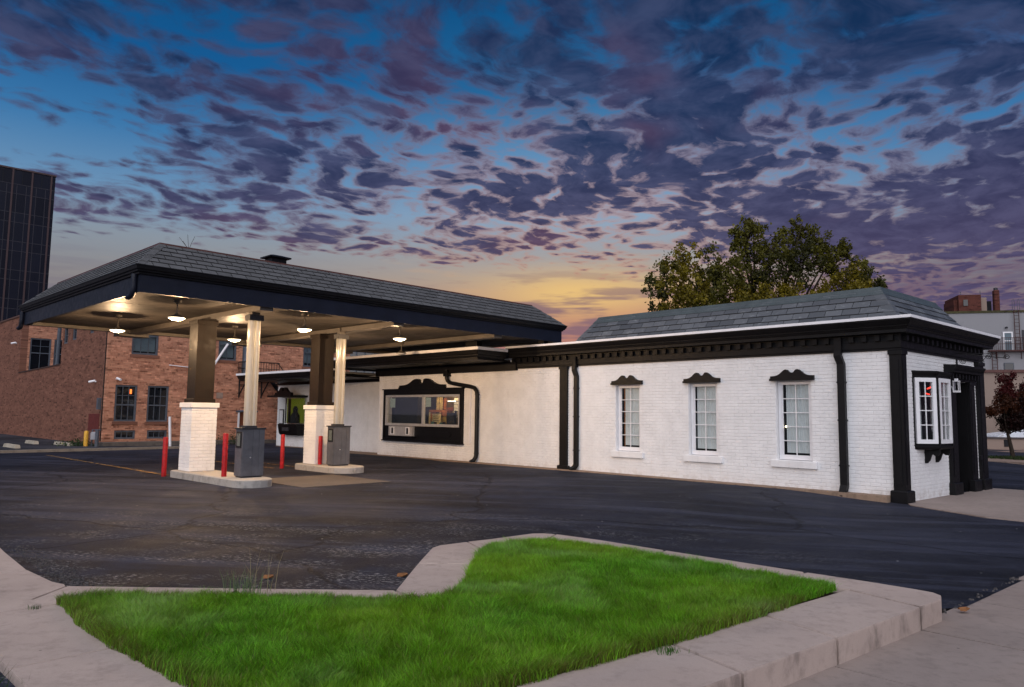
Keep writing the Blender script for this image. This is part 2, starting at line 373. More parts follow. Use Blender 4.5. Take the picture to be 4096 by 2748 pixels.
brick_lit = brickmat('old_brick_lit', 45.5, (.285, .108, .066), (.450, .215, .135), (.33, .19, .135))  # facades facing the light: their brightness is put into the brick colour
brick_shaded = brickmat('old_brick_shaded', -44.5, (.140, .060, .042), (.190, .086, .058), (.155, .078, .055))  # same brick, shade of the turned-away facades put into its colour
brick_pent = brickmat('penthouse_brick', -14, (.075, .026, .021), (.10, .034, .026), (.06, .030, .025))

# ------------------------------------------------------------------ ground, lot, pavements
def Hz(x, y):
    a = (x - FR.o[0]); b_ = (y - FR.o[1])
    s = a * .6947 + b_ * -.7193
    k = lambda v, lo, hi: np.clip((v - lo) / (hi - lo), 0, 1) ** 2 * (3 - 2 * np.clip((v - lo) / (hi - lo), 0, 1))
    return -.115 * k(s, -1.5, 1.4) * k(x, -1.0, 2.2)
mb = MB(); mb.add([(-900, -60, -.22), (900, -60, -.22), (900, 1600, -.22), (-900, 1600, -.22)], [(0, 1, 2, 3)])
far_ground = simple('far_ground', (.06, .055, .055), .95, .3, .05, .1)
struct('ground', mb, far_ground)
# lot: grid in frame FR, from the alley at the left to the pavement at the right
mb = MB(); na, nt_ = 90, 90
A = np.linspace(-36, 4.86, na); T = np.linspace(-26, 30, nt_)
for t_ in T:
    for a in A:
        p = FR(min(a, 4.55) if t_ < -8.9 else a, t_); mb.v.append((p[0], p[1], float(Hz(p[0], p[1])) + .006 * math.sin(p[0] * .9) * math.cos(p[1] * .7)))
for j in range(nt_ - 1):
    for i in range(na - 1):
        k = j * na + i; mb.f.append((k, k + 1, k + na + 1, k + na))
mb.sm = True
lot = struct('parking_lot', mb, asph)

# lower pavement on the right (slabs) and below the camera
pav = struct('pavement', MB().box(FR, 4.65, 12.4, -30, 30, -.21, -.128), simple('pavement_bed', (.012, .010, .009), .95, .3, 9., .1))
for i in range(-14, 20):
    t0 = -8.05 + i * 1.405
    for (a0, a1) in ((4.66 if t0 < -10.2 else 4.80, 6.9), (6.912, 8.9)):
        part('paving_slab', MB().box(FR, a0, a1, t0 + .012, t0 + 1.393, -.16, -.118 + rng.uniform(-.003, .003)), conc2, pav)

# raised kerb walk round the lawn: z = KZ
KZ = .06
outer_R = [(3.66, 6.64), (3.27, 7.03), (2.88, 7.37), (2.31, 7.89), (1.74, 8.46), (1.08, 9.11), (.58, 9.50)]
inner_R = [(2.93, 6.65), (2.78, 7.03), (2.56, 7.38), (2.20, 7.79), (1.65, 8.36), (1.01, 8.99), (.55, 9.36)]
walk = struct('kerb_walk', MB().prism([(3.50, 6.40), (3.50, 6.60), (1.08, 9.0), (.3, 9.40), (-.84, 8.45), (-.9, 6.5), (-3.9, 6.45), (-3.3, 5.4), (-.3, 2.5), (.15, 3.62)], -.2, .02), simple('kerb_core', (.03, .025, .022), .95))
def slabp(pts): part('kerb_slab', MB().loft([[(x, y, -.19) for x, y in pts], [(x, y, KZ - .012) for x, y in pts], [(x * .992 + .008 * sum(p[0] for p in pts) / len(pts), y * .992 + .008 * sum(p[1] for p in pts) / len(pts), KZ) for x, y in pts]]), conc, walk)
def shrink(pts, g=.016):
    c = np.mean(np.array(pts), 0); return [tuple(np.array(p) + (c - np.array(p)) / np.linalg.norm(c - np.array(p)) * g) for p in pts]
u_ = np.array([3.29 - 1.38, 6.07 - 4.5]); u_ = u_ / np.linalg.norm(u_); nrm = np.array([-u_[1], u_[0]])
def OW(a): return tuple(np.array([3.29, 6.07]) + u_ * a)
def IW(a): return tuple(np.array([3.29, 6.07]) + u_ * a + nrm * .66)
cuts = [0, -1.345, -2.47, -3.8, -5.1]
for a, b_ in zip(cuts[:-1], cuts[1:]): slabp(shrink([OW(a), IW(a + .12), IW(b_ + .12), OW(b_)]))
slabp(shrink([OW(.015), OW(.43), (3.695, 6.47), (3.69, 6.58), (3.60, 6.70), (3.27, 7.03), (2.88, 7.37), (2.42, 6.98), IW(.13)]))
slabp(shrink([(2.88, 7.37), (1.74, 8.46), (1.40, 7.95), (2.42, 6.98)]))
slabp(shrink([(1.74, 8.46), (1.08, 9.11), (.58, 9.50), (.35, 8.8), (.85, 8.5), (1.40, 7.95)]))
slabp(shrink([(.58, 9.50), (.44, 9.56), (.30, 9.54), (-.25, 9.06), (-.50, 8.86), (-.24, 8.2), (-.1, 8.4), (.35, 8.8)]))
slabp(shrink([(-.50, 8.86), (-.80, 8.61), (-.87, 8.45), (-.915, 7.58), (-.24, 7.58), (-.24, 8.2)]))
slabp(shrink([(-.915, 7.575), (-.965, 6.43), (-.60, 5.90), (-.28, 6.4), (-.24, 7.575)]))
for x0, x1 in ((-.97, -2.3), (-2.31, -3.74)):
    slabp(shrink([(x0, 6.425), (x1, 6.425 + (.01 if x1 < -2.5 else .0)), (x1, 5.98), (x0 + .3, 5.98)], .004))
dl = np.array([.721, -.692]); nl = np.array([-.692, -.721])
def LI(a): return tuple(np.array([-3.47, 5.85]) + dl * a - nl * .05)
def LO(a): return tuple(np.array([-3.47, 5.85]) + dl * a + nl * .62)
for a, b_ in ((0.0, 1.42), (1.43, 2.8), (2.81, 4.2)): slabp(shrink([LI(a), LI(b_), LO(b_), LO(a)], .004))
slabp([LO(-.004), LI(-.004), (-3.42, 5.975), (-3.748, 5.975), (-3.748, 6.43), (-3.80, 6.50), (-3.95, 6.58), (-4.48, 7.05), (-5.0, 6.50), (-4.35, 5.75)])
slabp(shrink([(-4.485, 7.055), (-5.28, 7.92), (-7.0, 9.9), (-8.2, 9.3), (-6.2, 7.6), (-5.0, 6.505)], .004))
# loose broken asphalt where the lot meets the left walk
crumb_m = simple('asphalt_crumb', (.085, .078, .078), .9, .4, 30., .2, bump=.5, bscale=90)
mb = MB()
for i in range(420):
    f = rng.random(); bx, by = -3.85 + f * -1.9, 6.60 + f * 1.95
    bx += abs(rng.gauss(0, .13)); by += rng.uniform(-.02, .16)
    r = rng.uniform(.004, .017); pts = []
    zz = .004
    ring = [(bx + r * rng.uniform(.6, 1.2) * math.cos(k * 1.047), by + r * rng.uniform(.6, 1.2) * math.sin(k * 1.047)) for k in range(6)]
    mb.loft([[(x, y, zz - .01) for x, y in ring], [(bx + (x - bx) * .7, by + (y - by) * .7, zz + r * rng.uniform(.3, .7)) for x, y in ring]])
o = struct('asphalt_rubble', mb, crumb_m); o['kind'] = 'stuff'
mb = MB()
for i in range(120):
    f = rng.random(); p = FR(4.83 - abs(rng.gauss(0, .05)), -9.0 + f * 9.); r = rng.uniform(.004, .02)
    ring = [(p[0] + r * rng.uniform(.6, 1.2) * math.cos(k * 1.047), p[1] + r * rng.uniform(.6, 1.2) * math.sin(k * 1.047)) for k in range(6)]
    z0 = float(Hz(p[0], p[1]))
    mb.loft([[(x, y, z0 - .01) for x, y in ring], [(p[0] + (x - p[0]) * .7, p[1] + (y - p[1]) * .7, z0 + r * .7) for x, y in ring]])
o = struct('pavement_edge_rubble', mb, crumb_m); o['kind'] = 'stuff'

# ------------------------------------------------------------------ lawn
lawn_poly = [(-3.43, 5.84), (-3.46, 5.95), (-3.20, 6.02), (-2.38, 6.00), (-1.67, 6.00), (-.8, 6.01), (-.56, 6.06), (-.43, 6.28), (-.38, 6.55), (-.35, 7.25), (-.32, 8.00), (-.19, 8.45), (.06, 8.72), (.45, 8.86), (.90, 8.58), (1.52, 7.96), (2.08, 7.38), (2.52, 6.98), (2.82, 6.62), (2.42, 6.24), (1.83, 5.68), (1.45, 5.36), (.9, 4.90), (.58, 4.66), (.08, 4.27), (-.55, 3.72), (-1.15, 3.62), (-1.75, 4.20), (-2.10, 4.48), (-2.39, 4.75), (-2.88, 5.23)]
struct('lawn_soil', MB().prism(lawn_poly, .0, KZ + .006), soil_m)
def inpoly(px_, py_, poly):
    ins = np.zeros(len(px_), bool); n = len(poly); dmin = np.full(len(px_), 9.)
    for i in range(n):
        x1, y1 = poly[i]; x2, y2 = poly[(i + 1) % n]
        cnd = ((y1 > py_) != (y2 > py_)) & (px_ < (x2 - x1) * (py_ - y1) / (y2 - y1 + 1e-12) + x1); ins ^= cnd
        L2 = (x2 - x1) ** 2 + (y2 - y1) ** 2; tt = np.clip(((px_ - x1) * (x2 - x1) + (py_ - y1) * (y2 - y1)) / L2, 0, 1)
        dmin = np.minimum(dmin, np.hypot(px_ - x1 - tt * (x2 - x1), py_ - y1 - tt * (y2 - y1)))
    return ins, dmin
def vnoise(x, y, sc, seed):
    r = np.random.RandomState(seed); g = r.rand(64, 64); x = x * sc + 100; y = y * sc + 100
    xi, yi = np.floor(x).astype(int), np.floor(y).astype(int); fx, fy = x - xi, y - yi; fx = fx * fx * (3 - 2 * fx); fy = fy * fy * (3 - 2 * fy)
    G_ = lambda a, b_: g[a % 64, b_ % 64]
    return (G_(xi, yi) * (1 - fx) + G_(xi + 1, yi) * fx) * (1 - fy) + (G_(xi, yi + 1) * (1 - fx) + G_(xi + 1, yi + 1) * fx) * fy
def blades(name, X, Y, Z0, Hh, Wd, LX, LY, colr, mat, segs=2):
    n = len(X); ang = nr.rand(n) * math.pi; wx, wy = np.cos(ang) * Wd / 2, np.sin(ang) * Wd / 2
    V = np.zeros((n, 5, 3))
    V[:, 0] = np.stack([X - wx, Y - wy, Z0], 1); V[:, 1] = np.stack([X + wx, Y + wy, Z0], 1)
    mx_, my_ = X + LX * .32, Y + LY * .32; mz = Z0 + Hh * .58
    V[:, 2] = np.stack([mx_ + wx * .8, my_ + wy * .8, mz], 1); V[:, 3] = np.stack([mx_ - wx * .8, my_ - wy * .8, mz], 1)
    V[:, 4] = np.stack([X + LX, Y + LY, Z0 + Hh], 1)
    me = bpy.data.meshes.new(name); me.vertices.add(n * 5); me.vertices.foreach_set('co', V.reshape(-1))
    b0 = np.arange(n) * 5
    q4 = np.stack([b0, b0 + 1, b0 + 2, b0 + 3], 1); t3 = np.stack([b0 + 3, b0 + 2, b0 + 4], 1)
    loops = np.concatenate([q4, t3], 1).reshape(-1); me.loops.add(len(loops)); me.loops.foreach_set('vertex_index', loops)
    st_ = np.stack([np.arange(n) * 7, np.arange(n) * 7 + 4], 1).reshape(-1); tot = np.tile([4, 3], n)
    me.polygons.add(n * 2); me.polygons.foreach_set('loop_start', st_); me.polygons.foreach_set('loop_total', tot)
    at = me.attributes.new('col', 'FLOAT_COLOR', 'POINT'); cc = np.ones((n, 5, 4)); cc[:, :, :3] = colr[:, None, :]; at.data.foreach_set('color', cc.reshape(-1))
    me.update(); me.validate(); me.materials.append(mat); return me
grass_m, t, b = newmat('grass_blade'); at = t.n.new('ShaderNodeAttribute'); at.attribute_name = 'col'; t.l.new(at.outputs['Color'], b.inputs['Base Color'])
b.inputs['Roughness'].default_value = .5; b.inputs['Specular IOR Level'].default_value = .25
tl = t.n.new('ShaderNodeBsdfTranslucent'); t.l.new(at.outputs['Color'], tl.inputs[0]); mx = t.n.new('ShaderNodeMixShader'); mx.inputs[0].default_value = .35
t.l.new(b.outputs[0], mx.inputs[1]); t.l.new(tl.outputs[0], mx.inputs[2]); t.l.new(mx.outputs[0], t.n['Material Output'].inputs[0])
N = 860000
gx = nr.uniform(-3.7, 3.0, N); gy = nr.uniform(3.6, 9.4, N); keep = nr.rand(N) < np.clip(1.25 - (gy - 4.2) * .12, .55, 1)
gx, gy = gx[keep], gy[keep]; ins, dm = inpoly(gx, gy, lawn_poly); ins = ins | ((dm < .035 * vnoise(gx, gy, 6., 12) + .012) & (nr.rand(len(gx)) < .8)); gx, gy, dm = gx[ins], gy[ins], dm[ins]
n = len(gx)
n1 = vnoise(gx, gy, 2.2, 1); n2 = vnoise(gx, gy, 7.5, 2); n3 = vnoise(gx, gy, 1.1, 3); n4 = vnoise(gx, gy, 14, 9)
hh = .026 + .022 * n1 + .036 * n2 + .026 * n4 + nr.rand(n) ** 2 * .030
la = vnoise(gx, gy, 3.3, 4) * 9 + nr.normal(0, 1.3, n); lm = hh * (.25 + .7 * vnoise(gx, gy, 5., 5)) * nr.uniform(.3, 1.5, n)
gcol = np.array([.120, .350, .018])[None] * (.30 + 1.25 * nr.rand(n) ** 1.3)[:, None]
gcol = gcol * (.62 + .55 * n2 + .25 * n4)[:, None]  # clump shading painted into blade colour, lower clumps darker
yel = np.clip(n3 * .9 + nr.normal(0, .18, n), 0, 1)[:, None]
gcol = gcol * (1 - .55 * yel) + np.array([.34, .49, .024])[None] * .55 * yel * (.7 + .6 * nr.rand(n))[:, None]
pale = (np.clip(vnoise(gx, gy, 1.9, 6) - .55, 0, 1) * 1.9 * nr.rand(n))[:, None]
gcol = gcol * (1 - pale) + np.array([.30, .48, .17])[None] * pale
straw = (nr.rand(n) < .035)[:, None]; gcol = np.where(straw, np.array([.30, .25, .10])[None] * nr.uniform(.5, 1.1, n)[:, None], gcol)
dry = (np.clip(1 - dm / .15, 0, 1) * (gy < 6.2) * (nr.rand(n) < .6) * np.clip(hh * 0 + 1, 0, 1))[:, None] * .8
gcol = gcol * (1 - dry) + np.array([.115, .085, .025])[None] * dry * (.5 + nr.rand(n))[:, None]
o = bpy.data.objects.new('lawn_grass', blades('lawn_grass', gx, gy, np.full(n, KZ + .001), hh, np.full(n, .0034) * nr.uniform(.7, 1.3, n), lm * np.cos(la), lm * np.sin(la), gcol, grass_m)); link(o)
o['kind'] = 'stuff'; o['label'] = 'bright green mown lawn inside the kerb walk'; o['category'] = 'grass'
# tall weeds growing at the lawn's back edge, and a few small tufts
def tuft(name, label, x, y, z, count, h, spread, col, w=.004, group=None):
    X = x + nr.normal(0, spread, count); Y = y + nr.normal(0, spread * .6, count); a = nr.rand(count) * 6.28; hb = h * nr.uniform(.35, 1., count); l_ = hb * nr.uniform(.1, .6, count)
    cl_ = np.array(col)[None] * nr.uniform(.6, 1.3, count)[:, None]
    o = bpy.data.objects.new(name, blades(name, X - x, Y - y, np.zeros(count), hb, np.full(count, w), l_ * np.cos(a), l_ * np.sin(a), cl_, grass_m)); o.location = (x, y, z); link(o)
    o['label'] = label; o['category'] = 'plant'
    if group: o['group'] = group
    o['kind'] = 'stuff'
    return o
tuft('weed_clump', 'tall pale green weed clump at the back edge of the lawn', -2.18, 6.22, KZ, 90, .24, .09, (.13, .22, .09), .004)
tuft('weed_stalks', 'thin dry seed stalks rising out of the weed clump', -2.10, 6.26, KZ, 14, .42, .12, (.26, .24, .14), .004)
tuft('grass_tuft', 'small grass tuft spilling over the walk joint at the lawn front', 1.02, 4.86, KZ, 90, .05, .05, (.05, .16, .014), .004)
tuft('corner_weed', 'dark weed clump below the walk at the bottom left corner', -2.93, 4.20, -.12, 240, .27, .09, (.035, .07, .018), .006)
tuft('walk_weed', 'tiny weed in the joint of the left walk', -3.55, 5.70, KZ, 40, .05, .03, (.05, .10, .03), .003)
# fallen leaves
leaf_m = simple('dry_leaf', (.26, .11, .04), .8, .3, 20.)
for (x, y, z, r, lb) in ((-1.02, 7.25, .0, .055, 'dry brown leaf on the asphalt beside the kerb walk'), (-2.25, 7.1, 0, .05, 'dry brown leaf on the asphalt behind the weeds'), (-7.35, 17.3, .0, .14, 'brown leaf litter against the near island side'), (3.95, 6.62, -.1, .05, 'dead leaf scrap at the kerb end by the pavement')):
    mb = MB(); pts = [(x + r * (1 + .4 * math.sin(3 * k)) * math.cos(k * .785), y + r * .7 * math.sin(k * .785) * (1 + .3 * math.cos(5 * k)), z + .012 + .014 * math.sin(k * 2.)) for k in range(8)]
    mb.loft([pts, [(p[0], p[1], p[2] + .004) for p in pts]]); solo('fallen_leaf', mb, leaf_m, lb, 'leaf', (x, y, z))

# ------------------------------------------------------------------ brick courses as real geometry
def unit_brick():
    mb = MB(); c = .03; cz = .07
    # x,z in 0..1, y 0 (back) .. 1 (front), chamfered front
    back = [(0, 0, 0), (1, 0, 0), (1, 0, 1), (0, 0, 1)]; mid_ = [(0, .55, 0), (1, .55, 0), (1, .55, 1), (0, .55, 1)]; fr_ = [(c, 1, cz), (1 - c, 1, cz), (1 - c, 1, 1 - cz), (c, 1, 1 - cz)]
    mb.v = back + mid_ + fr_
    for k in range(2):
        for i in range(4): j = (i + 1) % 4; mb.f.append((k * 4 + i, k * 4 + j, k * 4 + 4 + j, k * 4 + 4 + i))
    mb.f.append((8, 9, 10, 11)); return mb
UB = unit_brick(); UBV = np.array(UB.v, float)
UB_MESH = {}
def brick_mesh(mat):
    if mat.name not in UB_MESH: UB_MESH[mat.name] = UB.mesh('brick', (0, 0, 0), [mat])
    return UB_MESH[mat.name]
BRICKS = []     # (root, wallpart, P0, ang, len, depth, height, mat)
def brick_face(wall, P0, xdir, out, u0, u1, z0, z1, holes, mat, bl=.203, bh=.0767, gap=.0085, depth=.010, off=0.):
    """P0 world xy of u=0; xdir unit along u; out unit outward"""
    xdir, out = np.array(xdir), np.array(out)
    flip = (xdir[0] * out[1] - xdir[1] * out[0]) < 0      # need x cross y = +z
    rows = int(round((z1 - z0) / bh)); bh = (z1 - z0) / rows
    for r in range(rows):
        za, zb = z0 + r * bh + gap / 2, z0 + (r + 1) * bh - gap / 2
        spans = [(u0, u1)]
        for (h0, h1, hz0, hz1) in holes:
            if zb > hz0 and za < hz1:
                ns = []
                for (a, b_) in spans:
                    if h1 <= a or h0 >= b_: ns.append((a, b_)); continue
                    if h0 > a: ns.append((a, h0))
                    if h1 < b_: ns.append((h1, b_))
                spans = ns
        for (a, b_) in spans:
            x = a; first = True; base = u0 - bl / 2 * (r % 2)
            k = math.floor((a - base) / bl)
            while True:
                xa, xb = max(a, base + k * bl), min(b_, base + (k + 1) * bl); k += 1
                if xa >= b_ - .004: break
                if xb - xa < .03: continue
                xa2, xb2 = xa + gap / 2 * .3, xb - gap / 2 * .3
                dd = depth + rng.uniform(-.0014, .0014) + off
                p = np.array(P0[:2]) + xdir * (xb2 if flip else xa2)
                xd = -xdir if flip else xdir
                BRICKS.append((wall, (p[0], p[1], za), math.atan2(xd[1], xd[0]), xb2 - xa2, dd, zb - za, mat))
def flush_bricks(limit=300):
    groups = {}
    for bk in BRICKS: groups.setdefault(rootof(bk[0]), []).append(bk)
    for root, L_ in groups.items():
        L_.sort(key=lambda k: k[1][0] ** 2 + k[1][1] ** 2)
        ro = np.array(root.location)
        for (wall, p, ang, ln, dp, ht, mat) in L_[:limit]:
            o = bpy.data.objects.new('brick', brick_mesh(mat)); o.location = np.array(p) - ro; o.rotation_euler = (0, 0, ang); o.scale = (ln, dp, ht); link(o, wall)
        rest = {}
        for bk in L_[limit:]: rest.setdefault(bk[0].name, []).append(bk)
        for nm, bl_ in rest.items():
            V = []; F = []; fb = UB.f
            for (wall, p, ang, ln, dp, ht, mat) in bl_:
                ca, sa = math.cos(ang), math.sin(ang); q_ = UBV * np.array([ln, dp, ht])
                v = np.stack([q_[:, 0] * ca - q_[:, 1] * sa + p[0] - ro[0], q_[:, 0] * sa + q_[:, 1] * ca + p[1] - ro[1], q_[:, 2] + p[2] - ro[2]], 1)
                b0 = len(V) * 12; V.append(v); F += [tuple(b0 + i for i in f) for f in fb]
            me = bpy.data.meshes.new('brick_courses'); me.from_pydata(np.concatenate(V).tolist(), [], F); me.materials.append(bl_[0][6]); me.update(); bm_fix(me)
            o = bpy.data.objects.new('brick_courses', me); link(o, bl_[0][0]); o['kind'] = 'stuff'
def wall_cells(mb, fr, along, u0, u1, z0, z1, holes, d0, d1):
    us = sorted({u0, u1, *[h[0] for h in holes], *[h[1] for h in holes]}); zs = sorted({z0, z1, *[h[2] for h in holes], *[h[3] for h in holes]})
    us = [u for u in us if u0 <= u <= u1]; zs = [z for z in zs if z0 <= z <= z1]
    for a, b_ in zip(us[:-1], us[1:]):
        for c, d in zip(zs[:-1], zs[1:]):
            if any(h[0] <= a + 1e-6 and h[1] >= b_ - 1e-6 and h[2] <= c + 1e-6 and h[3] >= d - 1e-6 for h in holes): continue
            if along == 's': mb.box(fr, a, b_, d0, d1, c, d)
            else: mb.box(fr, d0, d1, a, b_, c, d)
    return mb
def sweep(path, prof, closed=True):
    """path: world xy list, outward on its right-hand side; prof: (offset, z) polygon -> lofted along path with mitres"""
    P = [np.array(p[:2], float) for p in path]; rings = []
    for i, p in enumerate(P):
        d0 = P[i] - P[i - 1] if i > 0 else P[1] - P[0]; d1 = P[i + 1] - P[i] if i < len(P) - 1 else P[-1] - P[-2]
        d0 /= np.linalg.norm(d0); d1 /= np.linalg.norm(d1); n0 = np.array([d0[1], -d0[0]]); n1_ = np.array([d1[1], -d1[0]])
        mm = n0 + n1_; mm /= mm @ n0
        rings.append([(p[0] + mm[0] * o_, p[1] + mm[1] * o_, z) for o_, z in prof])
    return MB().loft(rings)

# ------------------------------------------------------------------ main building
BL = FR(-3, 2.5, 0)
bld = thing('drive_through_building', 'long white painted brick bank building with black cornice and slate roof', 'building', BL)
ZB = -.14; FZ = 2.96
Wn = [(-5.96, -5.16), (-3.68, -2.88), (-1.39, -.58)]; WZ = (.61, 2.37)
holesR = [(a, b_, *WZ) for a, b_ in Wn]
wall_r = part('wall', wall_cells(MB(), FR, 's', -7.5, 1.26, ZB, 3.3, holesR, .0, .22), white_brick, bld)
eR, dR = FR.e, FR.d
outR = np.array([eR[1], -eR[0]]); outR = outR if outR @ dR < 0 else -outR
brick_face(wall_r, FR(0, 0), eR, outR, -7.5, 1.25, ZB, 2.95, holesR, white_brick)
door_t = (2.90, 3.82, -.14, 2.42)
bay_h = (.66, 2.20, 1.02, 2.46)
wall_e = part('wall', wall_cells(MB(), FR, 't', .225, 4.92, ZB, 3.3, [door_t, bay_h], 1.04, 1.262), white_brick, bld)
outE = np.array([dR[1], -dR[0]]); outE = outE if outE @ eR > 0 else -outE
brick_face(wall_e, FR(1.262, 0), dR, outE, .15, 4.9, ZB, 2.95, [door_t, (.62, 2.24, 1.0, 2.48)], white_brick)
part('wall', MB().box(FR, -7.5, 1.03, 4.7, 4.92, ZB, 3.3), white_brick, bld)
# drive-up wall on frame FL
DW = (-8.86, -4.70, 1.10, 2.20)
wall_l = part('wall', wall_cells(MB(), FL, 's', -9.36, .02, ZB, 3.3, [DW], .0, .22), white_brick, bld)
eL, dL = FL.e, FL.d; outL = -dL
brick_face(wall_l, FL(0, 0), eL, outL, -9.36, .0, ZB, 2.92, [(-8.93, -4.62, .58, 2.39)], white_brick, gap=.0125, depth=.018)
part('wall', MB().box(FL, -9.36, -9.14, .225, 4.5, ZB, 3.3), white_brick, bld)
# recessed wing
wall_w = part('wall', wall_cells(MB(), FL, 's', -18.25, -9.365, ZB - .04, 3.0, [(-17.35, -15.85, .62, 2.3)], .7, .9), white_brick, bld)
brick_face(wall_w, FL(0, .7), eL, outL, -18.25, -9.37, ZB - .04, 2.78, [(-17.5, -15.7, .5, 2.45)], white_brick, gap=.0125, depth=.018)
part('wall', MB().box(FL, -18.25, -18.05, .905, 6., ZB, 3.0), white_brick, bld)
# roof decks
deck = simple('roof_deck', (.20, .20, .21), .8)
part('roof_deck', MB().box(FR, -7.3, 1.2, .05, 4.88, 3.42, 3.55), deck, bld)
part('roof_deck', MB().box(FL, -10.4, -.1, .0, 6.5, 3.42, 3.50), deck, bld)
part('roof_deck', MB().box(FL, -17.9, -10.6, -1.3, 6.0, 3.02, 3.10), deck, bld)
# cornice of the right block
path = [FL(-2.40, 0), FL(0.0, 0), FR(1.262, 0), FR(1.262, 4.92), FR(-7.5, 4.92)]
# outward must be on the right of travel: travelling left->right along the front the outside is on the right
prof = [(-.02, 2.95), (.045, 2.95), (.045, 2.985), (.06, 3.0), (.06, 3.13), (.05, 3.135), (.05, 3.28), (.10, 3.285), (.235, 3.29), (.235, 3.355), (.25, 3.362), (.262, 3.395), (.285, 3.415), (.285, 3.43), (.305, 3.437), (.325, 3.475), (.352, 3.53), (.352, 3.558), (-.02, 3.558)]
corn = part('cornice', sweep(path, prof), black_trim, bld)
part('drip_edge', sweep(path, [(-.10, 3.560), (.372, 3.560), (.372, 3.618), (-.10, 3.625)]), white_metal, bld)
dm_ = MB().box(WORLD, -.05, .05, -.075, 0, 0, .12).mesh('dentil', (0, 0, 0), [black_trim])
def dentil(p, ang, z=3.145, sc=1.):
    o = bpy.data.objects.new('dentil', dm_); o.location = np.array([p[0], p[1], z]) - np.array(bld.location); o.rotation_euler = (0, 0, ang); o.scale = (sc, sc, sc); link(o, corn)
aF, aE, aL = math.atan2(eR[1], eR[0]), math.atan2(dR[1], dR[0]), math.atan2(eL[1], eL[0])
for k in range(33): dentil(FR(1.14 - k * .26, -.048), aF)
for k in range(9): dentil(FL(-.22 - k * .26, -.048), aL)
for k in range(18): dentil(FR(1.262 + .048, .14 + k * .272), aE)
# mansard slate roof of the right block
def roof_face(root, parent, BL_, BR_, TL_, TR_, rows, wdt, name, mat, thick=.012, limit=9999, gap=.014, merged=None, lap=-.013):
    BL_, BR_, TL_, TR_ = [np.array(p, float) for p in (BL_, BR_, TL_, TR_)]
    nrm_ = np.cross(BR_ - BL_, TL_ - BL_); nrm_ /= np.linalg.norm(nrm_)
    if nrm_[2] < 0: nrm_ = -nrm_
    hor = (BR_ - BL_) / np.linalg.norm(BR_ - BL_); Lb = np.linalg.norm(BR_ - BL_)
    upv = (TL_ - BL_) - hor * ((TL_ - BL_) @ hor); Hs = np.linalg.norm(upv); upv /= Hs
    l0, l1 = 0., (TL_ - BL_) @ hor; r0, r1 = Lb, (TR_ - BL_) @ hor
    out = []
    for r in range(rows):
        v0, v1 = r * Hs / rows, (r + 1) * Hs / rows
        Lf = lambda v: l0 + (l1 - l0) * v / Hs; Rf = lambda v: r0 + (r1 - r0) * v / Hs
        x = -(r % 2) * wdt * .5 - rng.uniform(0, .02)
        while x < Lb:
            w_ = wdt
            xs = []
            for v in (v0, v1):
                a = min(max(x + gap / 2, Lf(v)), Rf(v)); b_ = max(min(x + w_ - gap / 2, Rf(v)), Lf(v)); xs.append((a, b_))
            x += w_
            if max(xs[0][1] - xs[0][0], xs[1][1] - xs[1][0]) < .02: continue
            (a0, b0), (a1, b1) = xs; jit = rng.uniform(-.003, .004)
            def pt(u, v, h): return BL_ + hor * u + upv * v + nrm_ * h
            vl = v0 - lap * (r > 0) + jit; vt = min(v1, Hs)
            low = [pt(a0, vl, .006), pt(b0, vl, .006), pt(b1, vt, .001), pt(a1, vt, .001)]
            top = [pt(a0, vl, .006 + thick + rng.uniform(0, .004)), pt(b0, vl, .006 + thick + rng.uniform(0, .004)), pt(b1, vt, .004), pt(a1, vt, .004)]
            out.append((low, top))
    return out
def put_slates(sl, name, mat, parent, limit=300, rest_name='slate_courses'):
    sl.sort(key=lambda s: np.linalg.norm(np.mean(s[0], 0)[:2]))
    for lo, tp in sl[:limit]: part(name, MB().loft([lo, tp]), mat, parent)
    if sl[limit:]:
        mb = MB()
        for lo, tp in sl[limit:]: mb.loft([lo, tp])
        part(rest_name, mb, mat, parent, kind='stuff')
zb, zt = 3.60, 4.36
b1, b2, b3, b4 = FR(1.27, .0, zb), FR(1.27, 4.35, zb), FR(-7.50, 4.35, zb), FR(-7.50, 0., zb)
t1, t2, t3, t4 = FR(.70, .57, zt), FR(.70, 3.75, zt), FR(-7.02, 3.75, zt), FR(-7.02, .57, zt)
mb = MB(); mb.loft([[b4, b1, b2, b3], [t4, t1, t2, t3]]); roof = part('roof', mb, simple('roof_underlay', (.008, .009, .010), .8), bld)
sl = roof_face(bld, roof, b4, b1, t4, t1, 5, .37, 'slate', slate_m) + roof_face(bld, roof, b1, b2, t1, t2, 5, .37, 'slate', slate_m)
put_slates(sl, 'slate', slate_m, roof)
def hip_caps(B, T_, w, n, parent, mat, name, dirs):
    B, T_ = np.array(B, float), np.array(T_, float)
    for k in range(n):
        p0, p1 = B + (T_ - B) * (k - .12 * (k > 0)) / n, B + (T_ - B) * (k + 1) / n
        for dv in dirs:
            dv = np.array(dv); up_ = np.array([0, 0, .022 + .008 * (k % 2)])
            a = [p0 + up_ * 1.1, p0 + dv * w + up_, p1 + dv * w + up_ * .5, p1 + up_ * .6]
            part(name, MB().slab(a, np.array([0, 0, -.016])), mat, parent)
sF = (np.array(t4) - np.array(t1)); sF /= np.linalg.norm(sF); sE = (np.array(t2) - np.array(t1)); sE /= np.linalg.norm(sE)
hip_caps(b1, t1, .22, 5, roof, slate_m, 'hip_slate', [sF, sE])
hip_caps(b4, t4, .13, 5, roof, slate_m, 'hip_slate', [-sF])
